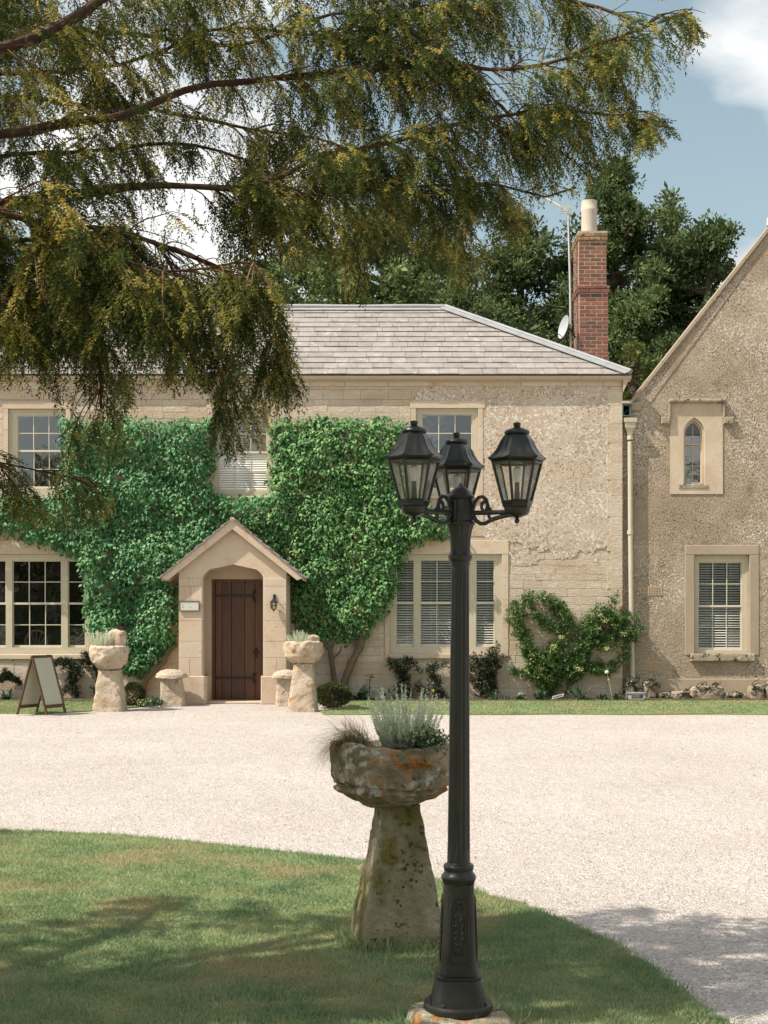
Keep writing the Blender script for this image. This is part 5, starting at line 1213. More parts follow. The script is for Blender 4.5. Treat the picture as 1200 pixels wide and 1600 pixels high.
for k in range(4):
    mb = MB()
    a = math.pi / 4 + k * math.pi / 2; ca, sa = math.cos(a), math.sin(a); t = Vector((-sa, ca, 0)) * .007; c = Vector((LXb, YL, 0))
    q = [c + Vector((ca * .085, sa * .085, z1 - .002)), c + Vector((ca * .097, sa * .097, z1 - .004)), c + Vector((ca * .121, sa * .121, .138)), c + Vector((ca * .121, sa * .121, .121)), c + Vector((ca * .09, sa * .09, .121))]
    mb.prism([p - t for p in q], t * 2)
    mb.build('buttress', I, lp)
for k in range(4):
    a = k * math.pi / 2 + .785; mb = MB(); cx_, cy_ = LXb + .112 * math.cos(a + .22), YL + .112 * math.sin(a + .22); mb.lathe([(.120, .010), (.132, .010), (.135, .004)], cx_, cy_, 6); mb.build('bolt', M['ironw'], lp)
z2 = zl(1379)
column([(z1 - .002, .0765), (z1 + .02, .0745), (z1 + .03, .072), ((z1 + z2) / 2, .0655), (z2 - .01, .0600), (z2, .0590)], 'pedestal', 64, oct_)
# raised panels with scrolled ornament on each face
for k in range(4):
    a = -math.pi / 2 + k * math.pi / 2; rotm = Matrix.Rotation(a + math.pi / 2, 3, 'Z')
    def fp(u, v, lift=0.0):   # u across the face, v from 0 to 1 up the pedestal
        z = z1 + .045 + (z2 - z1 - .075) * v; r = .0718 + (.0605 - .0718) * ((z - z1 - .03) / (z2 - z1 - .03))
        return Vector((lx_(z), YL, z)) + rotm @ Vector((u, -r * .955 - lift, 0))
    mb = MB()
    oc = [(-.036, .12), (-.036, .80), (-.024, .93), (.024, .93), (.036, .80), (.036, .12), (.026, .02), (-.026, .02)]
    pts = [fp(u * (1.02 - .14 * v), v, .001) for u, v in oc]; mb.tube(pts + [pts[0]], .0032, 5, cap=False)
    ic = [(-.013, .88), (-.013, .83), (-.025, .76), (-.027, .24), (-.016, .14), (.016, .14), (.027, .24), (.025, .76), (.013, .83), (.013, .88)]
    pts = [fp(u * (1.02 - .14 * v), v, .001) for u, v in ic]; mb.tube(pts + [pts[0]], .0026, 5, cap=False)
    mb.build('panel_moulding', I, lp)
    mb = MB()
    for s_ in (-1, 1):
        mb.tube([fp(s_ * u, v, .002) for u, v in ((.001, .22), (.006, .30), (.011, .40), (.007, .50), (.013, .60), (.009, .68), (.002, .62))], .0040, 5)
        mb.tube([fp(s_ * (.011 + .006 * math.cos(t) * (1 - t / 9)), .66 + .045 * math.sin(t) * (1 - t / 9), .002) for t in np.linspace(0, 7, 14)], .0032, 5)
        mb.tube([fp(s_ * (.006 + .006 * math.cos(t)), .79 + .03 * math.sin(t), .002) for t in np.linspace(-.5, 4.2, 10)], .002, 5)
        for v_, u_ in ((.28, .009), (.37, .015), (.45, .013), (.55, .016)):
            q = fp(s_ * u_, v_, .003); mb.tube([q - Vector((0, 0, .005)), q, q + Vector((0, 0, .005))], [.001, .0062, .001], 6)
        mb.tube([fp(s_ * .002, .18, .002), fp(s_ * .010, .165, .002), fp(s_ * .012, .19, .002)], .0026, 5)
    q = fp(0, .27, .003); mb.tube([q - Vector((0, 0, .012)), q, q + Vector((0, 0, .010))], [.001, .0055, .002], 6)
    q = fp(0, .86, .003); mb.tube([q - Vector((0, 0, .008)), q, q + Vector((0, 0, .008))], [.002, .0055, .001], 6)
    mb.build('ornament', I, lp, smooth=True)
za, zb_ = zl(1379), zl(1347)
column([(za - .002, .058), (za, .0595), (za + .006, .0605), (za + .012, .063), (za + .016, .0655), (za + .026, .0655), (za + .032, .062), (za + .04, .055), (za + .047, .0535), (za + .052, .0555), (za + .058, .0575), (za + .064, .0575), (za + .07, .054), (za + .074, .0455), (za + .078, .0435)], 'base_ring', 48)
zc0 = za + .076; zc1 = zl(884); NF = 10
def flute(a, i): return 1 - .11 * max(0, math.cos(a * NF)) ** .7 if 0 < i < 99 else 1
prof = [(zc0, .0432)] + [(zc0 + .04, .0430)] + [(zc0 + .05 + (zc1 - .03 - zc0 - .05) * t, .0427 + (.0335 - .0427) * t) for t in np.linspace(0, 1, 24)] + [(zc1 - .015, .0335), (zc1, .0335)]
mb = MB(); mb.lathe(prof, 0, YL, 96, mod=lambda a, i: flute(a, 1) if 2 <= i <= 25 else 1, rot=.13); mb.v = [(v[0] + lx_(v[2]), v[1], v[2]) for v in mb.v]; mb.build('shaft', I, lp, smooth=50)
column([(zc1 - .002, .0345), (zl(882), .037), (zl(878), .0375), (zl(876), .042), (zl(872), .0455), (zl(868), .0455), (zl(866), .042), (zl(862), .0385)], 'neck_ring', 40)
column([(zl(863), .037), (zl(855), .037), (zl(840), .039), (zl(828), .045), (zl(821), .052)], 'capital', 96, lambda a, i: 1 - .07 * max(0, math.cos(a * 12)) ** .8)
column([(zl(822), .051), (zl(820), .055), (zl(817), .0555), (zl(814), .050)], 'collar', 40)
column([(zl(815), .047), (zl(812), .049), (zl(783), .049), (zl(780), .047)], 'drum', 96, lambda a, i: 1 - .05 * max(0, math.cos(a * 16)) ** .7)
column([(zl(781), .048), (zl(779), .0535), (zl(775.5), .0535), (zl(773), .047), (zl(766), .034), (zl(761), .017), (zl(758.5), .009), (zl(756), .008), (zl(754.5), .002)], 'dome_cap', 48, lambda a, i: 1 - (.08 * max(0, math.cos(a * 10)) if i in (4, 5) else 0))
def hexp(k, r, cx, cy, z, rot): a = rot + k * math.pi / 3; return Vector((cx + r * math.cos(a), cy + r * math.sin(a), z))
AZ = [math.radians(91), math.radians(-23), math.radians(217)]
hexmod = lambda a, i: math.cos(math.pi / 6) / math.cos(((a + math.pi / 6) % (math.pi / 3)) - math.pi / 6) if True else 1
def lantern(cx, cy, rot, lbl):
    ln = bpy.data.objects.new('lantern', None); place(ln, lp, (cx, cy, zl(815)))
    def hl(prof, name, m=I, n=48, smooth=35, ribs=0.0):
        mb = MB(); 
        def md(a, i):
            f = ((a) % (math.pi / 3)) - math.pi / 6; v = math.cos(math.pi / 6) / math.cos(f); 
            if ribs and 2 <= i <= 6: v *= 1 + ribs * (math.cos(a * 12) * .5 + .5 * math.cos(a * 6))
            return v
        mb.lathe(prof, cx, cy, n, mod=md, rot=0); c, s_ = math.cos(rot), math.sin(rot)
        mb.v = [(cx + (v[0] - cx) * c - (v[1] - cy) * s_, cy + (v[0] - cx) * s_ + (v[1] - cy) * c, v[2]) for v in mb.v]
        return mb.build(name, m, ln, smooth=smooth)
    hl([(zl(724), .100), (zl(721), .109), (zl(719.5), .108), (zl(716), .096), (zl(710), .082), (zl(702), .070), (zl(694), .062), (zl(687), .052), (zl(683), .044), (zl(682), .02)], 'roof', ribs=.035, n=96)
    mb = MB(); mb.lathe([(zl(683.5), .043), (zl(682), .0465), (zl(680), .0475), (zl(678), .045), (zl(676), .036), (zl(673), .016), (zl(672), .011), (zl(671), .012), (zl(670), .0135), (zl(666), .0145), (zl(665), .012), (zl(664.6), .004)], cx, cy, 28); mb.build('finial', I, ln, smooth=30)
    zt, zb2 = zl(724), zl(789); rt, rb = .093, .0515
    mb = MB()
    for k in range(6): mb.tube([hexp(k, rb, cx, cy, zb2, rot), hexp(k, rt, cx, cy, zt, rot)], .0055, 6)
    for z, r, w in ((zt - .006, rt - .001, .006), (zb2 + .004, rb + .002, .007)):
        pts = [hexp(k, r, cx, cy, z, rot) for k in range(7)]
        for k in range(6): mb.tube([pts[k], pts[k + 1]], w, 5)
    mb.build('frame', I, ln)
    for k in range(6):
        mb = MB(); mb.quad(hexp(k, rb - .001, cx, cy, zb2 + .008, rot), hexp(k + 1, rb - .001, cx, cy, zb2 + .008, rot), hexp(k + 1, rt - .003, cx, cy, zt - .01, rot), hexp(k, rt - .003, cx, cy, zt - .01, rot)); mb.build('pane', M['lglass'], ln, origin=(cx, cy, zb2))
    hl([(zl(788), .052), (zl(790), .056), (zl(794), .055), (zl(796), .049), (zl(800), .048)], 'base')
    mb = MB(); mb.lathe([(zl(812), .006), (zl(810), .020), (zl(807), .038), (zl(804), .044), (zl(800), .047), (zl(796), .048), (zl(795), .046)], cx, cy, 32); mb.lathe([(zl(820), .004), (zl(818), .0095), (zl(815), .0095), (zl(812), .006)], cx, cy, 12); mb.build('bowl', I, ln, smooth=30)
    mb = MB(); mb.lathe([(zl(790), .012), (zl(765), .009), (zl(755), .009)], cx, cy, 12); mb.build('lamp_holder', I, ln)
    mb = MB(); mb.lathe([(zl(757), .009), (zl(751), .014), (zl(743), .0175), (zl(736), .015), (zl(732), .005)], cx, cy, 16); mb.build('bulb', M['bulb'], ln, smooth=True)
    return ln
for i, az in enumerate(AZ):
    ca, sa = math.cos(az), math.sin(az); rr = .222; cx_, cy_ = LX + rr * ca, YL + rr * sa
    def ap(r, y): return Vector((LX + r * ca, YL + r * sa, zl(y)))
    mb = MB(); mb.tube([ap(.04, 802), ap(.19, 802)], .0095, 8)
    sp_ = [(.046, 806), (.050, 796), (.058, 785), (.072, 778), (.088, 777), (.102, 782), (.108, 791), (.102, 799), (.092, 800), (.084, 795), (.084, 788), (.091, 785), (.097, 788)]
    mb.tube([ap(r, y) for r, y in sp_], [.0075] * 8 + [.0068, .006, .0058, .006, .007], 7)
    mb.tube([ap(r, y) for r, y in ((.112, 800), (.117, 794), (.122, 798))], .0055, 6)
    mb.tube([ap(r, y) for r, y in ((.044, 796), (.050, 806), (.062, 814), (.080, 819), (.098, 819), (.116, 815), (.134, 812), (.160, 809), (.19, 807), (.205, 808))], [.0085, .0085, .008, .0075, .0075, .008, .0085, .0085, .008, .007], 7)
    mb.tube([ap(r, y) for r, y in ((.112, 804), (.113, 809), (.122, 813))], .0065, 6)
    mb.build('arm', I, lp, smooth=True)
    lantern(cx_, cy_, az + (math.pi / 6 if i else math.pi / 6), '')
column([(zl(810), .012), (zl(809), .012)], 'core', 8) if False else None

# ---------------------------------------------------------------- lawn blades, verge blades, gravel stones
def blades(name, poly, n, h, w, xr, yr, zb, m, power=1.0, parent=None, gapfn=None):
    u = G.random(n * 3)
    y0, y1 = yr; Y = y0 * (y1 / y0) ** (u ** power) if power else G.uniform(y0, y1, n * 3)
    X = G.uniform(-1, 1, n * 3) * (.30 * Y + .12) if xr is None else G.uniform(xr[0], xr[1], n * 3)
    k = npip(poly, X, Y); X, Y = X[k][:n], Y[k][:n]; n = len(X)
    pos = np.stack([X, Y, np.full(n, zb)], 1)
    cl = np.array([noise.noise(Vector((a * 5, b * 5, 0))) for a, b in zip(X, Y)])
    big = np.array([noise.noise(Vector((a * .8, b * 1.1, 3))) for a, b in zip(X, Y)])
    d = np.stack([G.normal(0, .65, n) + .25 * np.sin(Y * 9 + X * 5), G.normal(0, .65, n) + .2 * np.cos(X * 8), np.ones(n)], 1)
    L = h * G.uniform(.55, 1.15, n) * (1 + .55 * cl) ; W_ = w * G.uniform(.7, 1.3, n) / np.maximum(L, .01)
    up = np.stack([G.normal(size=n), G.normal(size=n) - .3, np.zeros(n)], 1)
    V, T = scat([(0, -.6, 0), (0, .6, 0), (1, 0, .2)], [(0, 1, 2)], pos, frames(d, up), np.stack([L, L * W_, L], 1))
    rn = np.clip(.40 + .5 * cl * .6 + .35 * big + G.uniform(-.3, .35, n), 0, .99)
    o = np_obj(name, V, T, m, None, rn); o['kind'] = 'stuff'; return o
blades('grass', lawn_poly, 230000, .027, .0048, None, (4.9, 10.4), .026, M['grass'], .95)
blades('grass', strip_r, 34000, .026, .012, (-1.2, 8.5), (21.1, 24.3), .018, M['grass'], 1.0)
blades('grass', strip_l, 14000, .026, .012, (-7, -3.6), (21.1, 24.3), .018, M['grass'], 1.0)
# longer tufts round the foot of the stone and the block
def longgrass(c, r, n, h):
    a = G.uniform(0, 2 * np.pi, n); q = r * G.uniform(.95, 1.25, n); return np.stack([c[0] + q * np.cos(a), c[1] + q * np.sin(a), np.full(n, .026)], 1), h * G.uniform(.5, 1.2, n)
ps, hs2 = zip(longgrass((sx_, YS), .235, 900, .10), longgrass((LXb, YL), .2, 700, .085)); ps = np.concatenate(ps); hs2 = np.concatenate(hs2); n = len(ps)
ed = np.array([q for q in lawn_poly if -3.2 < q[0] < 2 and 5 < q[1] < 10.6]); ii = G.integers(0, len(ed), 5200); eh = G.uniform(.018, .05, 5200)
ps = np.concatenate([ps, np.column_stack([ed[ii] + G.normal(0, .022, (5200, 2)), np.full(5200, .012)])]); hs2 = np.concatenate([hs2, eh]); n = len(ps)
d = np.stack([G.normal(0, .5, n), G.normal(0, .5, n), np.ones(n)], 1)
o = cloudobj('long_grass', BLADE, ps, d, rdir(n) * [1, 1, 0] + [0, -.5, 0.01], np.stack([hs2, np.full(n, .005), hs2], 1), G.uniform(.3, .9, n), M['grass'])
PEB = ([(1,0,-.3),(-1,.1,-.3),(0,1,-.3),(0,-1,-.3),(.1,0,.75)], [(0,2,4),(2,1,4),(1,3,4),(3,0,4)])
n = 110000; u = G.random(n); Y = 5.0 * (21 / 5.0) ** (u ** .8); X = G.uniform(-1, 1, n) * (.29 * Y + .1)
k = (~npip(lawn_poly, X, Y)) & (Y < 21); X, Y = X[k], Y[k]; n = len(X)
cln = np.array([noise.noise(Vector((a * 1.3, b * 1.3, 7))) + .5 * noise.noise(Vector((a * 5, b * 3, 2))) for a, b in zip(X, Y)])
k = G.random(n) < np.clip(.55 + 1.1 * cln, .12, 1); X, Y = X[k], Y[k]; n = len(X)
sz = G.uniform(.003, .0065, n) * (1 + .03 * (Y - 5)); cloudobj('gravel_stones', PEB, np.stack([X, Y, sz * .3 + .001], 1), rdir(n) * [1, 1, .25], rdir(n) * [.4, .4, 0] + [0, 0, 1], np.stack([sz, sz * G.uniform(.6, 1, n), sz * G.uniform(.5, .9, n)], 1), G.random(n), M['pebble'])
# daisies and a fallen leaf or two
# ---------------------------------------------------------------- the yew that hangs over the view
yew = thing('yew_tree', (-4.6, 4.4, .02), 'big old yew tree with golden-tipped hanging branches reaching across the sky', 'tree')
mb = MB(); pts = []; rad = []
for i in range(15):
    t = i / 14; pts.append((-4.6 + .12 * math.sin(t * 5), 4.4 + .1 * math.cos(t * 4), -.05 + t * 6.6)); rad.append(.50 * (1 - t) ** .7 + .10)
mb.tube(pts, rad, 22); mb.displace(lambda v: noise.noise_vector(Vector((v.x * 3, v.y * 3, v.z * .8))) * .09); mb.build('trunk', M['bark'], yew, smooth=True)
TR = lambda z: Vector((-4.55, 4.45, z))
def spl(pts, step=.06):
    P3 = [Vector(p) for p in pts]; out = []
    for i in range(len(P3) - 1):
        p0 = P3[max(i - 1, 0)]; p1 = P3[i]; p2 = P3[i + 1]; p3 = P3[min(i + 2, len(P3) - 1)]; k = max(1, int((p2 - p1).length / step))
        for j in range(k):
            t = j / k; out.append(.5 * ((2 * p1) + (-p0 + p2) * t + (2 * p0 - 5 * p1 + 4 * p2 - p3) * t * t + (-p0 + 3 * p1 - 3 * p2 + p3) * t ** 3))
    out.append(P3[-1]); return out
LIMB = [   # (start height on trunk, [(x, y, Y)...], r0, r1, density)
    (3.2, [(-300, 90, 4.7), (0, 66, 4.9), (60, 56, 5.0), (130, 30, 5.1), (200, -20, 5.2), (330, -60, 5.3)], .07, .035, .5),
    (3.1, [(-300, 215, 5.0), (0, 206, 5.3), (90, 192, 5.3), (190, 180, 5.35), (250, 150, 5.4), (330, 125, 5.4), (430, 115, 5.5), (560, 112, 5.5), (700, 102, 5.55), (800, 106, 5.5), (880, 88, 5.5), (960, 60, 5.5), (1050, 30, 5.4), (1080, 20, 5.4)], .065, .012, 1.0),
    (2.7, [(-300, 330, 5.1), (0, 312, 5.2), (130, 302, 5.25), (250, 298, 5.3), (370, 290, 5.3), (460, 268, 5.35), (500, 248, 5.4), (560, 237, 5.45), (640, 215, 5.5), (760, 185, 5.6), (850, 170, 5.6), (930, 180, 5.6), (1000, 190, 5.6), (1055, 205, 5.55)], .06, .010, 1.0),
    (2.6, [(-300, 350, 5.5), (150, 310, 5.4), (370, 292, 5.32), (430, 301, 5.4), (520, 308, 5.5), (600, 305, 5.6), (690, 293, 5.7), (780, 285, 5.8), (850, 300, 5.8), (900, 290, 5.8)], .045, .010, 1.0),
    (2.5, [(-300, 350, 4.8), (-50, 335, 5.0), (100, 352, 5.1), (200, 372, 5.1), (300, 402, 5.1), (380, 440, 5.1), (425, 500, 5.1), (450, 570, 5.05), (470, 620, 5.0)], .05, .010, 1.3),
    (2.4, [(-300, 380, 5.2), (-60, 400, 5.3), (60, 430, 5.3), (120, 480, 5.3), (155, 560, 5.25), (165, 640, 5.2)], .05, .012, 1.3),
    (2.0, [(-400, 640, 5.0), (-60, 712, 5.3), (0, 718, 5.3), (60, 735, 5.3), (110, 745, 5.3), (140, 760, 5.28)], .022, .005, 1.0),
    (4.0, [(-300, -60, 5.2), (200, -40, 5.5), (500, -30, 5.6), (760, -25, 5.7), (900, 0, 5.7), (980, 30, 5.6)], .06, .015, .8),
    (2.6, [(-250, 400, 5.7), (180, 372, 5.5), (270, 430, 5.4), (325, 510, 5.3), (360, 590, 5.25), (385, 655, 5.2)], .04, .010, 1.4),
    (3.0, [(-200, 250, 5.8), (300, 235, 5.9), (520, 350, 5.9), (560, 430, 5.85), (555, 470, 5.8)], .035, .006, .55),
    (3.0, [(-200, 150, 6.0), (400, 200, 6.1), (600, 270, 6.1), (700, 340, 6.0), (760, 385, 6.0)], .035, .006, .9),
    (2.7, [(-250, 420, 5.9), (0, 420, 5.8), (40, 470, 5.7), (30, 540, 5.6)], .04, .01, .8),
    (3.3, [(-200, 20, 5.8), (300, 60, 5.9), (600, 30, 5.9), (820, 190, 5.8), (900, 260, 5.7), (925, 285, 5.7)], .04, .006, .9),
    (3.1, [(-200, 120, 5.6), (150, 110, 5.7), (350, 40, 5.6), (520, 50, 5.6), (700, 10, 5.6), (780, 30, 5.6)], .035, .006, .9),
    (2.6, [(-200, 470, 4.9), (50, 460, 5.0), (200, 470, 5.0), (260, 520, 5.0), (280, 560, 4.95)], .03, .006, 1.1),
    (2.6, [(-200, 300, 5.2), (100, 380, 5.0), (250, 420, 4.9), (400, 410, 4.9), (430, 450, 4.85)], .03, .006, 1.2),
]
LIMB3 = []
for z, pts, r0, r1, dn in LIMB: LIMB3.append(([TR(z)] + [Vector(P(*p)) for p in pts], r0 * 1.1, r0 * .36, max(.003, r1 * .4), dn, True))
# limbs outside the frame: they carry the shade on the lawn
for k, (z, az, L, dz) in enumerate([(3.2, -.1, 2.4, .6), (3.6, .35, 2.8, 1.0), (4.2, .0, 4.6, 1.0), (4.2, -.28, 3.6, .7), (4.6, .25, 4.4, .8), (3.8, -.5, 2.6, .4), (5.0, .1, 3.6, .9), (4.8, .6, 2.9, .6), (3.6, .55, 3.0, 1.5), (4.4, -.9, 2.8, .3), (3.8, 1.3, 2.2, .3), (4.6, 2.4, 2.6, .5), (3.8, 3.4, 2.6, .3), (4.4, 4.4, 2.4, .4), (3.0, .15, 2.3, .8), (4.2, .85, 2.4, .5)]):
    e = Vector((math.cos(az), math.sin(az), 0)); p0 = TR(z)
    LIMB3.append(([p0, p0 + e * L * .3 + Vector((0, 0, dz * .4)), p0 + e * L * .65 + Vector((.1, .05, dz * .5)), p0 + e * L + Vector((0, 0, dz * .25))], .09, .06, .015, .55, False))
LIMB3.append(([TR(5.0), Vector((-6.4, 4.8, 5.3)), Vector((-7.5, 5.8, 5.4)), Vector((-7.6, 7.4, 5.5)), Vector((-6.9, 8.1, 5.5)), Vector((-6.3, 8.35, 5.5))], .09, .06, .01, .7, False))
OUT = [(-900, -900), (2100, -900), (1120, -30), (1092, 60), (1072, 95), (1040, 110), (1062, 178), (1066, 205), (1000, 236), (962, 225), (975, 262), (935, 268), (930, 292), (905, 303), (872, 298), (846, 300), (832, 330), (822, 380), (800, 372), (790, 430), (740, 460), (668, 478), (632, 472), (600, 420), (575, 430), (568, 520), (535, 522), (528, 430), (500, 392), (455, 420), (448, 480), (460, 560), (488, 640), (440, 630), (424, 640), (418, 660), (405, 700), (360, 705), (322, 695), (336, 640), (330, 600), (285, 590), (222, 612), (205, 600), (200, 680), (182, 720), (198, 780), (150, 812), (20, 806), (-20, 806), (-30, 700), (20, 700), (100, 722), (110, 690), (60, 655), (42, 600), (-20, 600), (-60, 640), (-900, 900)]
sp_pos = []; sp_dir = []; sp_sc = []; sp_r = []; twg = MB(); far = []
for (pts, rr0, r0, r1, dn, vis) in LIMB3:
    c = spl(pts, .08); n_ = len(c)
    lens = [0]
    for i in range(1, n_): lens.append(lens[-1] + (c[i] - c[i - 1]).length)
    T = lens[-1]
    # gnarl
    cc = [p + noise.noise_vector(p * 2.5) * .035 + noise.noise_vector(p * 8) * .010 for p in c]
    if vis:
        i0 = next(i for i, p in enumerate(cc) if p.x > pts[1].x - .01); 
        rads = [rr0 + (r0 - rr0) * min(1, i / max(1, i0)) if i < i0 else r0 + (r1 - r0) * ((i - i0) / max(1, n_ - 1 - i0)) ** .75 for i in range(n_)]
    else: rads = [rr0 + (r1 - rr0) * (i / (n_ - 1)) ** .8 for i in range(n_)]
    mb = MB(); mb.tube(cc, [r * (1 + .25 * noise.noise(p * 9)) for r, p in zip(rads, cc)], 9 if vis else 6); mb.build('branch', M['bark'], yew, smooth=True)
    step = .0175 if vis else .04; s_ = (.25 if vis else .1) * T if False else .5
    while s_ < T:
        i = min(n_ - 2, max(0, next((j for j in range(n_) if lens[j] >= s_), n_ - 1) - 1)); p = cc[i]
        t = (cc[i + 1] - cc[i]).normalized()
        s_ += step * R.uniform(.5, 1.5) / dn
        if vis and p.x < -2.1 and R.random() < .85: continue
        side = Vector((-t.y, t.x, 0)).normalized() * R.choice((-1, 1))
        bd = (t * R.uniform(.2, 1.1) + side * R.uniform(.15, .9) + Vector((0, 0, R.uniform(-.55, .45)))).normalized()
        tipf = s_ / T
        L = R.uniform(.16, .5) * (1 if vis else 1.7) * (1.1 - .45 * tipf)
        q = p.copy(); nb = 6; path = [q.copy()]
        for k in range(nb):
            bd = (bd + Vector((R.gauss(0, .12), R.gauss(0, .12), -.13 + R.gauss(0, .05)))).normalized(); q = q + bd * L / nb; path.append(q.copy())
        if nz3([tuple(path[3])], 1.9, 40)[0] < ((-.08 if dn < 1.2 else -.11) if vis else .14) and not (vis and (tipf > .78 or r0 < .0105)): continue
        if vis:
            e_ = path[-1]; ex_, ey_ = 600 + e_.x * FX / e_.y, 949 - (e_.z - 1.6) * FX / e_.y
            if ex_ > -20 and not pip(OUT, ex_, ey_): continue
        twg.tube(path, [.0030 * (1 - k / 7.5) + .0006 for k in range(nb + 1)], 3, cap=False)
        far.append((path, vis, R.random(), tipf))
for path, vis, r_, tipf in far:
    L = sum((path[i + 1] - path[i]).length for i in range(6))
    m_ = max(2, int(L / (.026 if vis else .06)))
    for k in range(m_):
        t = (k + R.random()) / m_ * 6; i = min(5, int(t)); p = path[i].lerp(path[i + 1], t - i); d0 = (path[i + 1] - path[i]).normalized()
        if noise.noise(p * (5.5 if vis else 3.0)) < (-.12 if vis else -.01): continue
        if p.x < -2.3 and vis and R.random() < .6: continue
        sd_ = Vector((R.gauss(0, 1), R.gauss(0, 1), 0)).normalized()
        d = (d0 * .65 + sd_ * .6 + Vector((0, 0, -R.uniform(.15, 1.15)))).normalized()
        Ls = R.uniform(.04, .20) * (1.0 if vis else 1.8) * (1.25 if R.random() < .12 else 1); st_ = .017 if vis else .075; j = 0.0; q = p.copy(); sg_ = 1
        while j < Ls:
            d = (d + Vector((R.gauss(0, .09), R.gauss(0, .09), -.075))).normalized(); q = q + d * st_
            s2 = Vector((-d.y, d.x, R.gauss(0, .3))); s2 = s2.normalized() if s2.length > .05 else Vector((1, 0, 0)); sg_ = -sg_
            e = (d * 1.0 + s2 * sg_ * (.48 if vis else .65)).normalized() if j + st_ < Ls else d
            sp_pos.append(tuple(q)); sp_dir.append(tuple(e)); sp_sc.append((.054 if vis else .16) * R.uniform(.65, 1.25)); sp_r.append((r_, j / Ls, vis)); j += st_
sp_pos = np.array(sp_pos); sp_dir = np.array(sp_dir); sp_sc = np.array(sp_sc); rr_ = np.array(sp_r)
pxx = 600 + sp_pos[:, 0] * FX / sp_pos[:, 1]; pyy = 949 - (sp_pos[:, 2] - 1.6) * FX / sp_pos[:, 1]
vis = rr_[:, 2] > .5
keep = np.where(vis, npip(OUT, pxx, pyy), ~((pxx > -90) & (pxx < 1290) & (pyy > -170)))
keep &= sp_pos[:, 1] > 3.2
sp_pos, sp_dir, sp_sc, rr_, vis, pxx, pyy = sp_pos[keep], sp_dir[keep], sp_sc[keep], rr_[keep], vis[keep], pxx[keep], pyy[keep]
print('sprigs', len(sp_pos), vis.sum())
NT = []
rr2 = random.Random(5)
for i in range(10):
    t = .02 + i / 10.5; ro = i * 2.39996 + .5; cy_, cz_ = math.cos(ro), math.sin(ro) * .7; ln_ = .235 * (1 - .3 * t) * rr2.uniform(.75, 1.2)
    py_, pz_ = -cz_ * .065, cy_ * .065
    NT.append([(t + .06, py_ + cy_ * .06, pz_ + cz_ * .06), (t - .01, -py_, -pz_), (t + ln_ * .8, cy_ * ln_, cz_ * ln_)])
NT.append([(.92, -.05, 0), (.92, .05, 0), (1.16, 0, 0)])
YT = sprT(NT)
NT2 = []
for i in range(5):
    t = .04 + i / 5.2
    for s_ in (-1, 1): NT2.append([(t - .06, s_ * .005, 0), (t + .1, s_ * .005, 0), (t + .2, s_ * .3, -.05)])
YT2 = sprT(NT2)
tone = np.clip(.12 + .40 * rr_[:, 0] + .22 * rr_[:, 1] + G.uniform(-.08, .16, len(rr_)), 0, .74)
br_n = nz3(sp_pos, 3.2, 11.0); sunny = np.clip((sp_pos[:, 0] + .1) * .45, 0, .42); gold = (G.random(len(rr_)) < np.clip(.05 + .8 * br_n + .2 * rr_[:, 1] + sunny, 0, .75)); tone = np.where(gold, G.uniform(.62, .97, len(rr_)), tone)  # golden tips, more of them rightwards: sunlight put into the needle colour
orient = rdir(len(sp_pos)) * .6 + np.array([0, -.2, 1.])
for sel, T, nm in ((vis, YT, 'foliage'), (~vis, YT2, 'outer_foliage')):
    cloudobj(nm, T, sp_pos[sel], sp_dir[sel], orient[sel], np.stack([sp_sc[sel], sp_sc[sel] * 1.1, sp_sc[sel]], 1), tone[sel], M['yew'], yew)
twg.build('twigs', M['twig'], yew, kind='stuff')

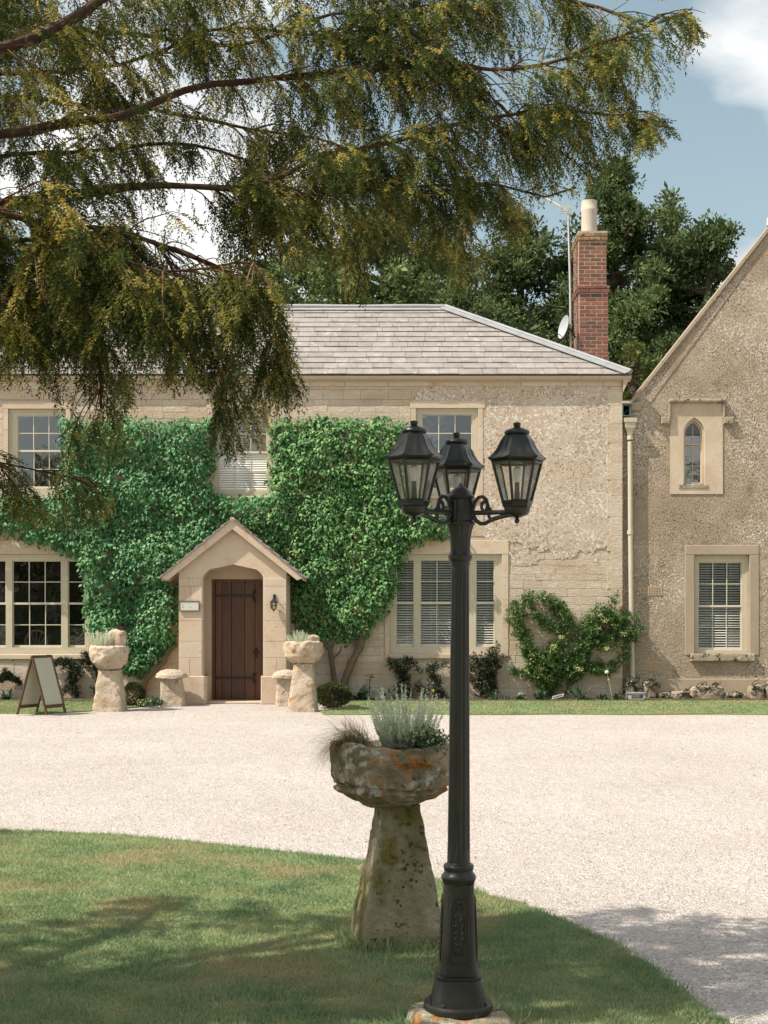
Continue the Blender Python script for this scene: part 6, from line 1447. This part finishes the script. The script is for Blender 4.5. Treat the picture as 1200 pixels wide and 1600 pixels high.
# ---------------------------------------------------------------- trees behind the house and behind the viewer
def evergreen(name, label, X, Y, z0, H, Rr, nb, m, leafl=.19, per=150, seed=0, prof=None, lean=0, clr=(.45, .85), tilt=.12, group=None):
    rg = np.random.default_rng(100 + seed); o = thing(name, (X, Y, 0), label, 'tree', group)
    mb = MB(); mb.tube([(X, Y, -.1), (X + .1, Y, H * .3), (X - .1 + lean * .5, Y, H * .6), (X + lean, Y, H * .93)], [.5, .42, .25, .05], 10); mb.build('trunk', M['trunk'], o, smooth=True)
    cen = []; rad = []; limbs = MB()
    pf = prof or (lambda t: math.sin(math.pi * min(1, .12 + t * .92)) ** .6)
    for i in range(nb):
        t = (i + rg.random()) / nb; z = z0 + (H - z0) * t; a = rg.uniform(0, 2 * math.pi); L = Rr * pf(t) * rg.uniform(.62, 1.12)
        d = Vector((math.cos(a), math.sin(a), tilt + rg.uniform(-.12, .2))).normalized(); p = Vector((X + lean * t, Y, z - L * .15)); q = p + d * L
        limbs.tube([p, p.lerp(q, .5) + Vector((0, 0, .1)), q], [.10, .06, .02], 4)
        k = 0.30 + rg.random() * .1
        while k < 1.02:
            w = clr[0] + (clr[1] - clr[0]) * (1 - abs(k - .6)); c = p.lerp(q, k) + Vector((rg.normal(0, .25), rg.normal(0, .25), rg.normal(0, .18)))
            cen.append(tuple(c)); rad.append(w * rg.uniform(.6, 1.15) * (1 - .3 * t)); k += .55 / max(L, .6) * rg.uniform(.7, 1.3)
    limbs.build('limbs', M['trunk'], o, kind='stuff')
    cen = np.array(cen); rad = np.array(rad); n = len(cen) * per; idx = np.repeat(np.arange(len(cen)), per)
    d = nrmz(rg.normal(size=(n, 3))); r = rad[idx] * rg.random(n) ** .45
    pos = cen[idx] + d * r[:, None] * np.array([1, 1, .62]); dr = d * .9 + np.array([0, 0, .35]) + rg.normal(size=(n, 3)) * .45
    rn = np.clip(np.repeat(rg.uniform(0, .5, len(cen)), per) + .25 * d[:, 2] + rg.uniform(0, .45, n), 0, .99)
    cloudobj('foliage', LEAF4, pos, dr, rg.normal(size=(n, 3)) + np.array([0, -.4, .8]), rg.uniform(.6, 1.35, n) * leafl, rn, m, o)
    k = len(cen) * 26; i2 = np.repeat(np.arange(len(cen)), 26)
    cloudobj('inner_foliage', LEAF4, cen[i2] + nrmz(rg.normal(size=(k, 3))) * (rad[i2] * rg.random(k) ** .6 * .75)[:, None], rg.normal(size=(k, 3)), rg.normal(size=(k, 3)), rg.uniform(.8, 1.4, k) * leafl * 2.1, rg.uniform(0, .25, k), m, o)  # big dark leaves fill the crown, its inner shade put into their tone
    print(name, n); return o
Yt = 42; sT = FX / Yt
pk = lambda t: (math.sin(math.pi * min(1, .24 + t * .76)) ** .5) * (1 if t < .7 else 1 - (t - .7) * 1.5)
evergreen('evergreen_tree', 'tall dark evergreen rising behind the brick chimney and gabled wing', PX(975, Yt), Yt, 2.5, PZ(262, Yt), 3.2, 150, M['tree'], .115, 230, 1, pk, -.3, (.42, .8))
evergreen('evergreen_tree', 'lower dark evergreen with its top just above the gable slope', PX(1088, 41), 41, 2.5, PZ(350, 41), 2.1, 90, M['tree'], .115, 210, 2, None, .4)
evergreen('evergreen_tree', 'evergreen filling the space between the tall one and the one over the gable', PX(1040, 43), 43, 2.5, PZ(306, 43), 2.0, 70, M['tree'], .115, 180, 12, None, .2)
evergreen('evergreen_tree', 'broad evergreen behind the middle of the roof ridge', PX(600, 44), 44, 6.0, PZ(325, 44), 3.6, 90, M['tree'], .12, 200, 3, lambda t: .95 if t < .6 else .95 - (t - .6) * 1.2)
evergreen('evergreen_tree', 'evergreen between the ridge end and the chimney', PX(815, 43), 43, 5.0, PZ(335, 43), 2.7, 90, M['tree'], .12, 200, 4)
evergreen('evergreen_tree', 'evergreen behind the roof with its crown above the porch side', PX(440, 46), 46, 6.0, PZ(320, 46), 2.6, 54, M['tree'], .13, 190, 5)
evergreen('evergreen_tree', 'evergreen low behind the hip of the roof, left of the satellite dish', PX(715, 40), 40, 5.0, PZ(430, 40), 1.9, 46, M['tree'], .11, 190, 9)
evergreen('young_tree', 'small yellow-green tree in the gap between chimney and gable', PX(985, 31), 31, 3.0, PZ(545, 31), .75, 44, M['treey'], .075, 190, 6, None, .1, (.16, .34), .6)
evergreen('evergreen_tree', 'dark evergreen beyond the corner gap between house and wing', PX(905, 45), 45, 4.0, PZ(420, 45), 3.0, 60, M['tree'], .13, 190, 8)
evergreen('evergreen_tree', 'evergreen mostly hidden behind the roof below the yew foliage', PX(120, 45), 45, 6.0, PZ(465, 45), 3.4, 26, M['tree'], .16, 120, 7)
# a belt of trees behind the viewer: it is what the ground floor panes mirror
cen = np.stack([G.uniform(-24, 24, 420), G.uniform(-29, -23, 420), G.uniform(0, 8.2, 420)], 1); per = 90; n = len(cen) * per; i = np.repeat(np.arange(len(cen)), per); d = rdir(n)
cloudobj('tree_belt', LEAF4, cen[i] + d * (1.5 * G.random(n) ** .45)[:, None], d + rdir(n) * .5, rdir(n), G.uniform(.3, .6, n), np.clip(np.repeat(G.random(420) * .5, per) + G.random(n) * .4, 0, 1), M['tree'])
